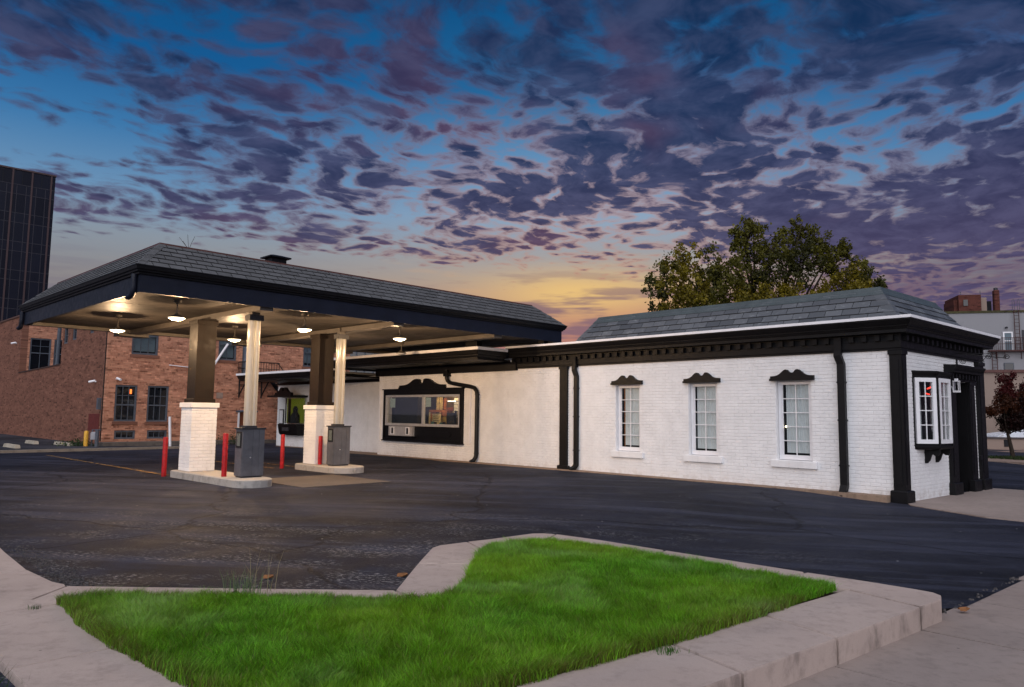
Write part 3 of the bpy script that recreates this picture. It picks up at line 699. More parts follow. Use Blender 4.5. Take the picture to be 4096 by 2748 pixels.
part('ridge_cap', MB().loft([[np.array(p) + np.array([0, 0, z]) + (np.array([FR.o[0] * 0, 0, 0])) for p in ring_] for z, ring_ in ((-.055, [FR(.745, .525), FR(.745, 3.80), FR(-7.06, 3.80), FR(-7.06, .525)]), (.02, [FR(.72, .55), FR(.72, 3.77), FR(-7.04, 3.77), FR(-7.04, .55)]), (.035, [FR(.60, .66), FR(.60, 3.6), FR(-6.9, 3.6), FR(-6.9, .66)]))] if False else
     [[(*FR(a, t_)[:2], zt + z) for a, t_ in ring_] for z, ring_ in ((-.075, [(.772, .498), (.772, 3.82), (-7.09, 3.82), (-7.09, .498)]), (.02, [(.72, .55), (.72, 3.77), (-7.04, 3.77), (-7.04, .55)]), (.04, [(.55, .72), (.55, 3.6), (-6.9, 3.6), (-6.9, .72)]))]), ridge_m, roof)
part('ridge_cap', MB().loft([[(*FR(a, t_)[:2], z) for a, t_ in ring_] for z, ring_ in ((zt - .165, [(.845, .425), (.845, 3.9), (-7.15, 3.9), (-7.15, .425)]), (zt - .085, [(.79, .48), (.79, 3.84), (-7.10, 3.84), (-7.10, .48)]))]), ridge_m, roof)

# window hoods (swan neck)
HO = [(1.0, .085), (.985, .10), (.80, .105), (.66, .122), (.54, .155), (.44, .20), (.35, .235), (.27, .247), (.19, .238), (.135, .205), (.10, .180), (.05, .172), (0, .170)]
HO2 = [(1.0, .10), (.985, .115), (.74, .128), (.60, .165), (.48, .23), (.38, .30), (.30, .338), (.22, .350), (.14, .338), (.095, .30), (.10, .255), (.075, .205), (.04, .175), (0, .168)]
def hood(fr, ac, half, z, prof_, t0, t1, parent, mat, hs=1.):
    top = [(x, h) for x, h in prof_]; pts = [(-1, 0)] + [(-x, h) for x, h in top] + [(x, h) for x, h in reversed(top[:-1])] + [(1, 0)]
    ring = [fr(ac + x * half, t0, z + h * hs) for x, h in pts]; back = [fr(ac + x * half, t1, z + h * hs) for x, h in pts]
    mb = MB().loft([ring, back]); o = part('hood', mb, mat, parent)
    part('hood_moulding', MB().box(fr, ac - half - .012, ac + half + .012, t0 - .022, t0 - .001, z - .004, z + .045), mat, o) if not parent.parent or True else None
    return o
for wi, (a, b_) in enumerate(Wn):
    ac = (a + b_) / 2
    w_ = part('window', MB().box(FR, a + .004, b_ - .004, .205, .215, WZ[0] + .004, WZ[1] - .004), dark_room, bld)
    fr_o = MB()
    for x0, x1, z0, z1 in ((a + .01, a + .075, WZ[0] + .01, WZ[1] - .01), (b_ - .075, b_ - .01, WZ[0] + .01, WZ[1] - .01), (a + .075, b_ - .075, WZ[0] + .01, WZ[0] + .115), (a + .075, b_ - .075, WZ[1] - .075, WZ[1] - .01)): fr_o.box(FR, x0, x1, .085, .14, z0, z1)
    for x0, x1, z0, z1 in ((a + .077, a + .105, WZ[0] + .117, WZ[1] - .077), (b_ - .105, b_ - .077, WZ[0] + .117, WZ[1] - .077)): fr_o.box(FR, x0, x1, .10, .135, z0, z1)
    part('frame', fr_o, white_trim, w_)
    g0, g1, h0, h1 = a + .105, b_ - .105, WZ[0] + .117, WZ[1] - .077
    part('muntin', MB().box(FR, ac - .009, ac + .009, .105, .121, h0, h1), white_trim, w_)
    for k in range(1, 5): zz = h0 + (h1 - h0) * k / 5; part('muntin', MB().box(FR, g0, g1, .1065, .1195, zz - .009, zz + .009), white_trim, w_)
    part('pane', MB().box(FR, g0, g1, .124, .128, h0, h1), glass_m, w_)
    # curtain with soft folds, leaving a dark gap at its left and bottom
    cpts = []; c0 = g0 + (.085, .03, .05)[wi]; n_ = 26
    for k in range(n_ + 1): x = c0 + (g1 - c0) * k / n_; cpts.append((x, .165 + .006 * math.sin(k * 1.9) + .003 * math.sin(k * .7)))
    mb = MB(); mb.loft([[FR(x, t_, h0 + .045) for x, t_ in cpts] + [FR(x, t_ + .006, h0 + .045) for x, t_ in reversed(cpts)], [FR(x, t_, h1 + .03) for x, t_ in cpts] + [FR(x, t_ + .006, h1 + .03) for x, t_ in reversed(cpts)]])
    part('curtain', mb, curtain_m, w_)
    if wi == 0: part('drape', MB().box(FR, g0 + .045, g0 + .083, .17, .18, h0 + .02, h1), wood_m, w_)
    if wi == 2: part('lamp_reflection', MB().lathe(FR(g0 + .03, .175, h0 + .62), [(.0, -.02), (.016, -.006), (.018, .012), (.0, .035)], 10), lens_m, w_)  # glowing blob added to imitate a lamp's reflection in the pane
    part('sill', MB().cbox(FR, a - .13, b_ + .12, -.075, .10, .455, .605, .008), white_brick, w_)
    hood(FR, ac + .0, .50, 2.385, HO, -.075, .0, w_, black_trim)
# corner pier, pilasters
pr = part('corner_pier', MB().box(FR, 1.085, 1.318, -.065, .19, ZB, 2.955), black_trim, bld)
part('pier_base', MB().cbox(FR, 1.03, 1.375, -.12, .245, ZB, .13, .02), black_trim, pr)
part('pier_cap', MB().cbox(FR, 1.06, 1.342, -.09, .215, 2.86, 2.952, .015), black_trim, pr)
part('pier_panel', MB().box(FR, 1.319, 1.330, .0, .12, .25, 2.75), black_trim, pr)
part('pier_panel', MB().box(FR, 1.14, 1.26, -.077, -.066, .25, 2.75), black_trim, pr)
pl = part('pilaster', MB().box(FL, -.44, -.165, -.085, .0, ZB, 2.955), black_trim, bld)
part('pilaster_base', MB().cbox(FL, -.50, -.10, -.13, .0, ZB, .12, .015), black_trim, pl)
part('pilaster_cap', MB().cbox(FL, -.47, -.135, -.11, .0, 2.87, 2.952, .012), black_trim, pl)
for (t0, t1_, ztop, nm) in ((2.44, 2.93, 2.45, 'door_pilaster'), (3.77, 4.20, 2.45, 'door_pilaster'), (4.42, 4.93, 2.955, 'pilaster')):
    pp = part(nm, MB().box(FR, 1.255, 1.345, t0 + .05, t1_ - .03, ZB, ztop), black_trim, bld)
    part('pilaster_base', MB().cbox(FR, 1.25, 1.40, t0, t1_ + .02, ZB - .02, .16, .015), black_trim, pp)
    part('pilaster_cap', MB().cbox(FR, 1.25, 1.375, t0 + .02, t1_, ztop - .09, ztop - .002, .012), black_trim, pp)
    part('pilaster_panel', MB().box(FR, 1.347, 1.357, t0 + .13, t1_ - .11, .3, ztop - .2), black_trim, pp)
# door
dr = part('door', MB().box(FR, .93, .985, 2.90, 3.82, ZB, 2.42), black_trim, bld)
for z0, z1 in ((.05, .85), (1.0, 2.25)):
    for t0, t1_ in ((2.99, 3.33), (3.40, 3.73)): part('door_panel', MB().cbox(FR, .986, 1.0, t0, t1_, z0, z1, .006), black_trim, dr)
part('door_handle', MB().tube([FR(.99, 3.0, .95), FR(1.03, 3.0, .95), FR(1.03, 3.0, 1.15), FR(.99, 3.0, 1.15)], .012, 6), alu, dr)
part('door_jamb', MB().box(FR, .99, 1.27, 3.80, 3.819, ZB, 2.415).box(FR, .99, 1.27, 2.901, 2.92, ZB, 2.415).box(FR, .99, 1.27, 2.921, 3.799, 2.40, 2.418), black_trim, dr)
dh = part('door_hood', sweep([FR(1.25, 2.40), FR(1.25, 4.30)], [(-.0, 2.43), (.11, 2.43), (.11, 2.47), (.12, 2.475), (.12, 2.60), (.23, 2.605), (.235, 2.65), (.27, 2.68), (.31, 2.74), (.31, 2.775), (0, 2.79)]), black_trim, bld)
for k in range(9):
    o = bpy.data.objects.new('dentil', dm_); p = FR(1.365, 2.52 + k * .21); o.location = np.array([p[0], p[1], 2.475]) - np.array(bld.location); o.rotation_euler = (0, 0, aE); o.scale = (.8, .85, .95); link(o, dh)
lt = part('wall_lantern', MB().box(FR, 1.40, 1.52, 2.52, 2.64, 2.16, 2.20).box(FR, 1.43, 1.49, 2.55, 2.61, 2.42, 2.47), white_trim, bld)
mb = MB()
for a in (1.405, 1.505):
    for t_ in (2.525, 2.625): mb.box(FR, a, a + .011, t_, t_ + .011, 2.20, 2.40)
mb.box(FR, 1.40, 1.52, 2.52, 2.64, 2.40, 2.42); mb.tube([FR(1.36, 2.58, 2.30), FR(1.40, 2.58, 2.18)], .012, 6); part('lantern_cage', mb, white_trim, lt)
part('lantern_glass', MB().box(FR, 1.42, 1.50, 2.54, 2.62, 2.205, 2.395), glass_m, lt)
mbx = MB().box(FR, 1.35, 1.40, 4.22, 4.34, .62, .72); part('outlet_box', mbx, black_metal, bld)
# wrought iron sign bracket
sb = part('sign_bracket', MB().box(FR, 1.27, 1.30, 3.20, 3.24, 2.80, 3.13), iron_m, bld)
def scroll(c, r0, turns, a0, sgn, t_):
    pts = []
    for k in range(int(26 * turns)):
        a = a0 + sgn * k * 2 * math.pi / 26; r = r0 * (1 - k / (26 * turns) * .85); pts.append(FR(c[0] + r * math.cos(a), t_, c[1] + r * math.sin(a)))
    return pts
mb = MB(); mb.tube([FR(1.30, 3.22, 3.08), FR(2.25, 3.22, 2.93)], .010, 6); mb.tube([FR(1.30, 3.22, 3.09), FR(2.05, 3.22, 3.03)], .006, 6)
mb.tube(scroll((1.42, 2.90), .075, 2, 1.5, 1, 3.22), .008, 6); mb.tube(scroll((1.78, 2.86), .055, 1.6, 0, 1, 3.22), .008, 6); mb.tube(scroll((1.92, 2.98), .07, 1.8, 2, -1, 3.22), .008, 6); mb.tube(scroll((2.28, 2.95), .06, 1.5, 3.4, -1, 3.22), .008, 6); mb.tube([FR(1.80, 3.22, 2.88), FR(1.92, 3.22, 3.02)], .007, 6)
part('scroll', mb, iron_m, sb)
# bay window on the end wall
bayp = [(1.262, .60), (1.575, 1.06), (1.575, 1.80), (1.262, 2.26)]
def bring(o_, z):
    c0 = (1.262, 1.43); out = []
    for (a, t_) in bayp: out.append(FR(1.262 + (a - 1.262) * (1 + o_ / .313) if a > 1.27 else 1.262, c0[1] + (t_ - c0[1]) * (1 + o_ / .75), z))
    return out
bay = part('bay_window', MB().loft([bring(0, .99), bring(0, 1.06)]).loft([bring(0, 2.41), bring(0, 2.47)]), black_trim, bld)
part('bay_cornice', MB().loft([bring(.01, 2.465), bring(.03, 2.49), bring(.05, 2.53), bring(.05, 2.555), bring(.0, 2.565)]), black_trim, bay)
part('bay_base', MB().loft([bring(-.02, .93), bring(.02, .955), bring(.03, .985), bring(.03, 1.0)]), black_trim, bay)
for k in range(4): a, t_ = bayp[k]; part('bay_post', MB().box(FR, a - .03, a + .02, t_ - .03, t_ + .03, 1.0, 2.47), black_trim, bay)
for k in range(3):
    (a0, t0), (a1, t1_) = bayp[k], bayp[k + 1]; P0_, P1_ = np.array(FR(a0, t0)), np.array(FR(a1, t1_)); dv = P1_ - P0_; ln = np.linalg.norm(dv); dv /= ln; nv = np.array([dv[1], -dv[0], 0]);
    if nv[:2] @ outE < 0: nv = -nv
    def bx(u0, u1, z0, z1, d0, d1):
        pts = [P0_ + dv * u + nv * d + np.array([0, 0, z]) for z in (z0, z1) for u, d in ((u0, d0), (u1, d0), (u1, d1), (u0, d1))]
        return MB().add(pts, [(3, 2, 1, 0), (4, 5, 6, 7), (0, 1, 5, 4), (1, 2, 6, 5), (2, 3, 7, 6), (3, 0, 4, 7)])
    u0, u1, z0, z1 = .045, ln - .045, 1.055, 2.415; fw = .085
    f = MB()
    for args in ((u0, u0 + fw, z0, z1), (u1 - fw, u1, z0, z1), (u0 + fw, u1 - fw, z0, z0 + fw), (u0 + fw, u1 - fw, z1 - fw, z1)): x_ = bx(*args, -.02, .03); f.add(x_.v, x_.f)
    sash = part('sash', f, white_trim, bay)
    um = (u0 + u1) / 2; part('muntin', bx(um - .009, um + .009, z0 + fw, z1 - fw, -.004, .012), white_trim, bay)
    for j in range(1, 4): zz = z0 + fw + (z1 - z0 - 2 * fw) * j / 4; part('muntin', bx(u0 + fw, u1 - fw, zz - .009, zz + .009, -.003, .011), white_trim, bay)
    part('pane', bx(u0 + fw, u1 - fw, z0 + fw, z1 - fw, -.012, -.008), glass_m, bay)
part('bay_interior', MB().loft([[FR(.5, .66, 1.0), FR(1.2, .66, 1.0), FR(1.2, 2.2, 1.0), FR(.5, 2.2, 1.0)], [FR(.5, .66, 2.45), FR(.51, .66, 2.45), FR(.51, 2.2, 2.45), FR(.5, 2.2, 2.45)]]), dark_room, bay)
sign_red = emis('red_neon', (1., .05, .03), 1.3)
part('lit_sign', MB().tube([FR(1.15, 1.75, 2.22), FR(1.15, 1.95, 2.26), FR(1.15, 2.05, 2.22)], .014, 6), sign_red, bay)
part('lit_sign', MB().tube([FR(1.15, 1.60, 2.12), FR(1.15, 1.85, 2.10)], .012, 6), sign_red, bay)
part('traffic_cone', MB().lathe(FR(1.36, 1.50, 1.062), [(.07, 0), (.055, .03), (.012, .30), (.0, .30)], 14), red_paint, bay)
part('curtain', MB().box(FR, 1.22, 1.228, .80, 1.12, 1.06, 2.40), curtain_m, bay)
for t_ in (1.12, 1.72):      # scroll corbels
    pts = [(0, .94), (.30, .94), (.30, .86), (.26, .80), (.20, .80), (.16, .84), (.13, .80), (.10, .70), (.05, .64), (0, .64)]
    part('corbel', MB().loft([[FR(1.264 + a, t_ - .03, z) for a, z in pts], [FR(1.264 + a, t_ + .03, z) for a, z in pts]]), black_trim, bay)

# downspouts
sideR = np.array([eR[0], eR[1], 0]); sideL = np.array([eL[0], eL[1], 0])
def spout(fr, a, w, ztop, side, zb_):
    mb = MB(); mb.rect_tube([fr(a - .03, -.10, ztop), fr(a - .03, -.10, ztop - .10), fr(a + .02, -.07, ztop - .28), fr(a + .02, -.07, .30), fr(a + .02, -.07, .16), fr(a + .0, -.12, zb_ + .08), fr(a - .02, -.25, zb_ + .02)], w, .10, side)
    o = part('downspout', mb, black_metal, bld); mb2 = MB(); mb2.box(fr, a - w / 2 - .02, a + w / 2 - .02, -.13, -.01, ztop - .03, ztop + .28); part('leader_head', mb2, black_trim, o)
    for z in (.55, 1.5, 2.3): part('strap', MB().box(fr, a + .02 - w / 2 - .012, a + .02 + w / 2 + .012, -.126, -.008, z, z + .03), black_metal, o)
spout(FR, -7.34, .12, 2.94, sideR, 0.); spout(FR, .10, .15, 2.98, sideR, -.10)
mb = MB(); pth = [FL(-5.40, -.12, 3.02), FL(-5.40, -.12, 2.74), FL(-5.38, -.10, 2.66), FL(-5.30, -.09, 2.60), FL(-5.15, -.09, 2.565), FL(-4.22, -.09, 2.435), FL(-4.05, -.09, 2.39), FL(-3.95, -.09, 2.29), FL(-3.92, -.09, 2.15), FL(-3.92, -.09, .28), FL(-3.93, -.10, .18), FL(-3.96, -.16, .07), FL(-4.0, -.27, .02)]
mb.tube(pth, .068, 10); ds = part('downspout', mb, black_metal, bld)
for z in (.28, 2.16): part('strap', MB().lathe(FL(-3.92, -.09, z), [(.066, 0), (.078, .005), (.078, .035), (.066, .04)], 12), black_metal, ds)
part('leader_head', MB().box(FL, -5.50, -5.30, -.20, -.01, 2.80, 3.0), black_trim, ds)
# drive-up window
bxw = part('drive_up_window', MB().box(FL, -8.92, -8.83, -.13, .0, .585, 2.38).box(FL, -4.72, -4.63, -.13, 0, .585, 2.38).box(FL, -8.83, -4.72, -.13, 0, 2.205, 2.38).box(FL, -8.83, -4.72, -.09, 0, .66, 1.10).box(FL, -8.83, -4.72, -.13, 0, .585, .66), black_trim, bld)
part('moulding', MB().box(FL, -8.96, -4.59, -.165, -.0, 2.382, 2.42).box(FL, -8.96, -4.59, -.16, .0, .548, .583), black_trim, bxw)
f = MB()
for x0, x1, z0, z1 in ((-8.825, -8.74, 1.105, 2.195), (-4.81, -4.725, 1.105, 2.195), (-8.74, -4.81, 1.105, 1.19), (-8.74, -4.81, 2.12, 2.195)): f.box(FL, x0, x1, -.10, .0, z0, z1)
part('frame', f, alu, bxw); part('mullion', MB().box(FL, -6.72, -6.63, -.095, -.01, 1.19, 2.12), alu, bxw)
part('pane', MB().box(FL, -8.735, -6.725, -.055, -.049, 1.192, 2.118), glass_m, bxw); part('pane', MB().box(FL, -6.625, -4.815, -.055, -.049, 1.192, 2.118), glass_m, bxw)
dw = part('deal_drawer', MB().box(FL, -8.46, -7.10, -.20, -.091, .75, 1.085), alu, bxw)
part('drawer_lip', MB().box(FL, -8.47, -7.05, -.23, -.091, .70, .748), black_trim, dw)
for a in (-8.22, -7.35):
    part('speaker_frame', MB().box(FL, a - .10, a - .065, -.222, -.201, .79, 1.06).box(FL, a + .065, a + .10, -.222, -.201, .79, 1.06).box(FL, a - .065, a + .065, -.222, -.201, .79, .82).box(FL, a - .065, a + .065, -.222, -.201, 1.03, 1.06), white_metal, dw)
    part('speaker_panel', MB().box(FL, a - .064, a + .064, -.21, -.201, .821, 1.029), grey_dark, dw)
oc = [(-6.6, .85), (-6.5, .775), (-5.25, .775), (-5.13, .85), (-5.25, .93), (-6.5, .93)]
part('panel', MB().loft([[FL(a, -.090, z) for a, z in oc], [FL(a, -.108, z) for a, z in oc]]), black_trim, bxw)
hood(FL, -6.76, 1.24, 2.425, HO2, -.13, .0, bxw, black_trim, .96)
# room behind the drive-up window
rm = part('teller_room', MB().box(FL, -9.1, -4.5, 1.5, 1.6, .5, 2.6).box(FL, -9.1, -4.5, .23, 1.5, .95, 1.0).box(FL, -9.13, -9.1, .24, 1.6, .5, 2.6).box(FL, -4.5, -4.4, .23, 1.6, .5, 2.6).box(FL, -9.1, -4.5, .23, 1.5, 2.6, 2.7), room_m, bxw)
part('spill_blocker', MB().box(FL, -7.42, -7.36, .24, 1.5, 1.0, 2.6), dark_room, bxw); part('dark_panel', MB().box(FL, -9.08, -7.44, .5, .56, 1.0, 2.6).box(FL, -9.09, -9.07, .24, .5, 1.0, 2.6), dark_room, bxw)  # unseen divider added to block spill light; near-black sheet paints the left half's dark
part('notice', MB().box(FL, -8.62, -8.32, -.04, -.036, 1.75, 2.08), paper_m, bxw); part('notice', MB().box(FL, -6.58, -6.30, -.04, -.036, 1.78, 2.10), paper_m, bxw)
def RU(u0, u1, z0, z1, t0, t1_): return MB().box(FL, -6.62 + 1.8 * u0 - t0 * 1.15, -6.62 + 1.8 * u1 - t0 * 1.15, t0, t1_, 1.19 + .93 * z0, 1.19 + .93 * z1)
teal = simple('teal_folder', (.05, .14, .14), .7); gold = simple('gold_paper', (.40, .28, .08), .8)
for args, mt_, nm in (((.30, .37, .45, 1.0, .80, .83), cream_m, 'wall_panel'), ((.40, .47, .40, 1.0, .80, .83), cream_m, 'wall_panel'), ((.08, .46, .44, .53, .55, .75), wood_m, 'shelf'), ((.08, .11, .0, .44, .55, .75), cream_m, 'shelf_side'), ((.14, .18, 0, .44, .56, .74), wood_m, 'shelf_side'),
        ((.19, .43, .06, .38, .50, .54), cream_m, 'certificate'), ((.46, .62, .30, .52, .60, .85), wood_m, 'cupboard'), ((.47, .60, .0, .28, .66, .80), gold, 'wall_chart'), ((.63, .80, .50, .62, .60, .80), simple('dark_red_box', (.12, .03, .015), .7), 'box'),
        ((.62, .84, -.02, .42, .38, .44), dark_room, 'chair_back'), ((.83, .99, .25, .98, .62, .80), curtain_m, 'shelf_unit'), ((.85, .88, -.02, .5, .45, .5), dark_room, 'post'), ((.93, .95, -.02, .5, .45, .5), dark_room, 'post'), ((.52, .58, .55, .98, .9, .95), wood_m, 'door_edge')):
    part(nm, RU(*args), mt_, bxw)
for k in range(4): part('text_line', RU(.21, .41 - .03 * (k % 2), .11 + k * .07, .13 + k * .07, .494, .499), grey_dark, bxw)
for k in range(5): part('shelf_row', RU(.835, .985, .33 + k * .13, .345 + k * .13, .612, .619), grey_dark, bxw)
for k in range(5): part('desk_item', RU(.16 + k * .085, .22 + k * .085, -.02, .05 + .05 * rng.random(), .36, .42), [teal, dark_room, cream_m][k % 3], bxw)
tubl = emis('fluorescent_tube', (1., .80, .66), 2.2); part('tube_light', RU(.64, .86, .84, .87, .58, .60), tubl, bxw)
ld = bpy.data.lights.new('room_light', 'POINT'); ld.energy = 34; ld.color = (1., .62, .26); ld.shadow_soft_size = .12; lo = bpy.data.objects.new('room_light', ld); lo.location = np.array(FL(-6.1, .30, 2.48)) - np.array(bld.location); link(lo, bxw)
# white edge strips either side of it
for a, z0, z1 in ((-9.24, .55, 2.37), (-4.30, .60, 2.38)): part('light_strip', MB().box(FL, a - .028, a + .028, -.05, .0, z0, z1), white_metal, bld)
# flat eave over the drive-up wall
ep = [FL(-10.66, 1.5), FL(-10.66, -1.5), FL(-2.42, -1.5), FL(-2.42, -.40)]
ep = [FL(-10.66, .8), FL(-10.66, -1.5), FL(-2.42, -1.5), FL(-2.42, -.37)]
pe = [(-.16, 3.16), (.0, 3.16), (.0, 3.235), (.035, 3.245), (.055, 3.29), (.055, 3.315), (.08, 3.33), (.115, 3.42), (.125, 3.445), (-.16, 3.445)]
ev = part('eave', sweep(ep, pe), black_trim, bld); part('drip_edge', sweep(ep, [(-.14, 3.447), (.145, 3.447), (.145, 3.535), (-.14, 3.545)]), white_metal, ev)
part('eave_soffit', MB().box(FL, -10.52, -2.55, -1.36, .0, 3.17, 3.23), black_trim, ev); part('eave_deck', MB().box(FL, -10.53, -2.55, -1.36, .2, 3.44, 3.52), deck, ev)
part('frieze', MB().box(FL, -9.44, -2.2, -.10, -.0, 2.90, 3.165), black_trim, bld)
part('frieze', MB().box(FL, -9.50, -9.37, -.10, .75, 2.90, 3.165), black_trim, bld)
# wing eave
wp = [FL(-17.62, 2.), FL(-17.62, -1.45), FL(-10.2, -1.45)]
wp = [FL(-17.75, 5.), FL(-17.75, -1.45), FL(-10.2, -1.45)]
we = part('wing_eave', sweep(wp, [(-.16, 2.86), (0, 2.86), (.0, 2.92), (.04, 2.95), (.08, 3.06), (.10, 3.10), (-.16, 3.10)]), black_trim, bld)
part('drip_edge', sweep(wp, [(-.14, 3.102), (.12, 3.102), (.12, 3.19), (-.14, 3.195)]), white_metal, we)
part('eave_soffit', MB().box(FL, -17.6, -10.0, -1.3, .7, 2.87, 2.93), black_trim, we)
part('frieze', MB().box(FL, -18.3, -9.52, .60, .698, 2.76, 2.865), black_trim, bld)
# projecting teller window on the wing
tw = part('teller_window', MB().loft([[FL(a, t_, z) for a, t_ in ((-17.40, .70), (-17.40, .70 - p), (-15.80, .70 - p), (-15.80, .70))] for z, p in ((.52, .30), (.60, .36), (1.0, .44))]), black_trim, bld)
gm_ = [[FL(a, t_, z) for a, t_ in ((-17.48 + .0, .70), (-17.48, .70 - p), (-15.72, .70 - p), (-15.72, .70))] for z, p in ((1.02, .44), (2.18, .72))]
green_room = emis('green_lit_room', (.060, .070, .004), .35)
part('glass', MB().loft(gm_, False), glass_m, tw)
part('lit_backing', MB().box(FL, -17.3, -15.86, .64, .69, 1.05, 2.15), green_room, tw)
part('seated_shape', MB().lathe(FL(-16.3, .5, 1.05), [(.22, 0), (.2, .35), (.10, .5), (.12, .62), (.05, .75)], 10), dark_room, tw); part('inner_post', MB().box(FL, -16.95, -16.88, .5, .6, 1.05, 2.15), dark_room, tw)
part('glass_bar', MB().box(FL, -16.62, -16.58, .18, .22, 1.05, 2.15), black_trim, tw)
part('window_cap', MB().box(FL, -17.62, -15.58, -.18, .70, 2.19, 2.27), black_trim, tw); hood(FL, -16.60, .72, 2.275, HO2, .02, .12, tw, black_trim, 1.0)
part('drawer', MB().box(FL, -16.95, -16.4, .235, .30, .70, .86), grey_dark, tw)
part('notice_frame', MB().box(FL, -17.98, -17.6, .64, .695, .98, 1.66), grey_dark, bld); part('notice', MB().box(FL, -17.94, -17.64, .63, .638, 1.03, 1.61), white_trim, bld)
# tan footing strip along the walls
part('footing', MB().prism([FR(-7.5, -.36)[:2], FR(1.03, -.26)[:2], FR(1.03, 0)[:2], FR(-7.5, 0)[:2]], -.2, .018), conc_tan, bld)
part('footing', MB().prism([FL(-11.0, -.30)[:2], FL(-6.2, -.22)[:2], FL(-5.3, -.44)[:2], FL(.0, -.36)[:2], FL(.0, 0)[:2], FL(-9.36, 0)[:2], FL(-9.4, .70)[:2], FL(-11.5, .70)[:2]], -.2, .016), conc_tan, bld)
part('footing', MB().prism([FL(-17.6, .3)[:2], FL(-11.6, .36)[:2], FL(-11.6, .70)[:2], FL(-17.6, .70)[:2]], -.2, .012), conc_tan, bld)
struct('entrance_pad', MB().prism([FR(1.27, .05)[:2], FR(1.5, -.35)[:2], FR(3.0, -1.2)[:2], FR(4.86, -1.35)[:2], FR(4.86, 5.4)[:2], FR(1.27, 5.2)[:2]], -.2, -.10), conc2)
for (a, t_, z0, z1, w_) in ((-3.15, -1.0, 3.50, 3.78, .26), (-1.25, .10, 3.52, 3.78, .11)): part('roof_post', MB().box(FL, a - w_, a + w_, t_ - .1, t_ + .1, z0, z1), black_trim, bld)
part('roof_vent', MB().box(FL, -1.9, -.9, 1.2, 1.6, 3.5, 3.68), black_metal, bld)
flush_bricks(300)

# ------------------------------------------------------------------ canopy
BRICKS.clear()
can = thing('drive_through_canopy', 'large drive-through canopy with grey shingle mansard roof and navy fascia', 'canopy', FL(-5, -5.6, 0))
S0, S1, T0, T1, ZS = -9.30, -1.0, -11.52, .65, 3.77
rf = None
cpth = [FL(S0, T1), FL(S0, T0), FL(S1, T0), FL(S1, T1), FL(S0, T1)]
# fascia boards (four)
def ringbox(i0, i1, z0, z1, name, mat, parent):
    part(name, MB().box(FL, S0 - i0, S1 + i0, T0 - i0, T0 + i1, z0, z1), mat, parent); part(name, MB().box(FL, S0 - i0, S1 + i0, T1 - i1, T1 + i0, z0, z1), mat, parent)
    part(name, MB().box(FL, S0 - i0, S0 + i1, T0 + i1, T1 - i1, z0, z1), mat, parent); part(name, MB().box(FL, S1 - i1, S1 + i0, T0 + i1, T1 - i1, z0, z1), mat, parent)
ringbox(0, .06, ZS - .02, 4.13, 'fascia', navy_fascia, can)
def looped(prof, c=.0):
    rings = []
    for (a, t_, sa, st_) in ((S0, T0, -1, -1), (S1, T0, 1, -1), (S1, T1, 1, 1), (S0, T1, -1, 1)): rings.append([FL(a + sa * o_, t_ + st_ * o_, z) for o_, z in prof])
    n_ = len(prof); mb = MB(); mb.v = [tuple(p) for r in rings for p in r]
    for k in range(4):
        for i in range(n_): j = (i + 1) % n_; k2 = (k + 1) % 4; mb.f.append((k * n_ + i, k * n_ + j, k2 * n_ + j, k2 * n_ + i))
    return mb
part('gutter', looped([(.003, 4.08), (.035, 4.09), (.04, 4.12), (.075, 4.135), (.08, 4.16), (.105, 4.18), (.118, 4.235), (.128, 4.24), (.128, 4.258), (.03, 4.262), (.003, 4.255)]), black_metal, can)
# soffit boards
nb = 8
sof = part('soffit', MB().box(FL, S0 + .07, S1 - .07, T0 + .07, T1 - .07, ZS + .05, ZS + .09), soffit_m, can)
for k in range(nb):
    w_ = (S1 - S0 - .13) / nb; a0 = S0 + .065 + k * w_; tm = (T0 + T1) / 2 + rng.uniform(-1, 1)
    for t0, t1_ in ((T0 + .065, tm - .004), (tm + .004, T1 - .065)): part('soffit_board', MB().box(FL, a0 + .004, a0 + w_ - .004, t0, t1_, ZS + .028 + rng.uniform(-.002, .002), ZS + .048), soffit_m, sof)
for tc in (-8.93, -5.45, -2.0): part('beam', MB().box(FL, S0 + .065, S1 - .065, tc - .15, tc + .15, ZS - .09, ZS + .026), beam_m, can)
part('beam', MB().box(FL, S0 + .5, S0 + .62, T0 + .066, T1 - .066, ZS - .06, ZS + .025), beam_m, can)
for tc in (-8.93, -5.45, -2.0): part('beam_end', MB().box(FL, S0 + .062, S0 + .5, tc - .4, tc + .4, ZS - .14, ZS + .0245), beam_m, can)
# roof
e0 = .10; zb2, zt2 = 4.245, 4.86
B = [FL(S0 - e0, T0 - e0, zb2), FL(S1 + e0, T0 - e0, zb2), FL(S1 + e0, T1 + e0, zb2), FL(S0 - e0, T1 + e0, zb2)]
ins = .68
Tt = [FL(S0 + ins, T0 + ins - .12, zt2), FL(S1 - ins + .04, T0 + ins - .12, zt2), FL(S1 - ins + .04, T1 - ins, zt2), FL(S0 + ins, T1 - ins, zt2)]
rf = part('roof', MB().loft([B, Tt]), simple('felt', (.006, .006, .006), .9), can)
sl = roof_face(can, rf, B[1], B[2], Tt[1], Tt[2], 6, .31, 'shingle', shingle_m, .007, gap=.020, lap=-.018) + roof_face(can, rf, B[0], B[1], Tt[0], Tt[1], 6, .31, 'shingle', shingle_m, .007, gap=.020, lap=-.018)
put_slates(sl, 'shingle', shingle_m, rf, 300, 'shingle_courses')
u1 = np.array(Tt[2]) - np.array(Tt[1]); u1 /= np.linalg.norm(u1); u2 = np.array(Tt[0]) - np.array(Tt[1]); u2 /= np.linalg.norm(u2)
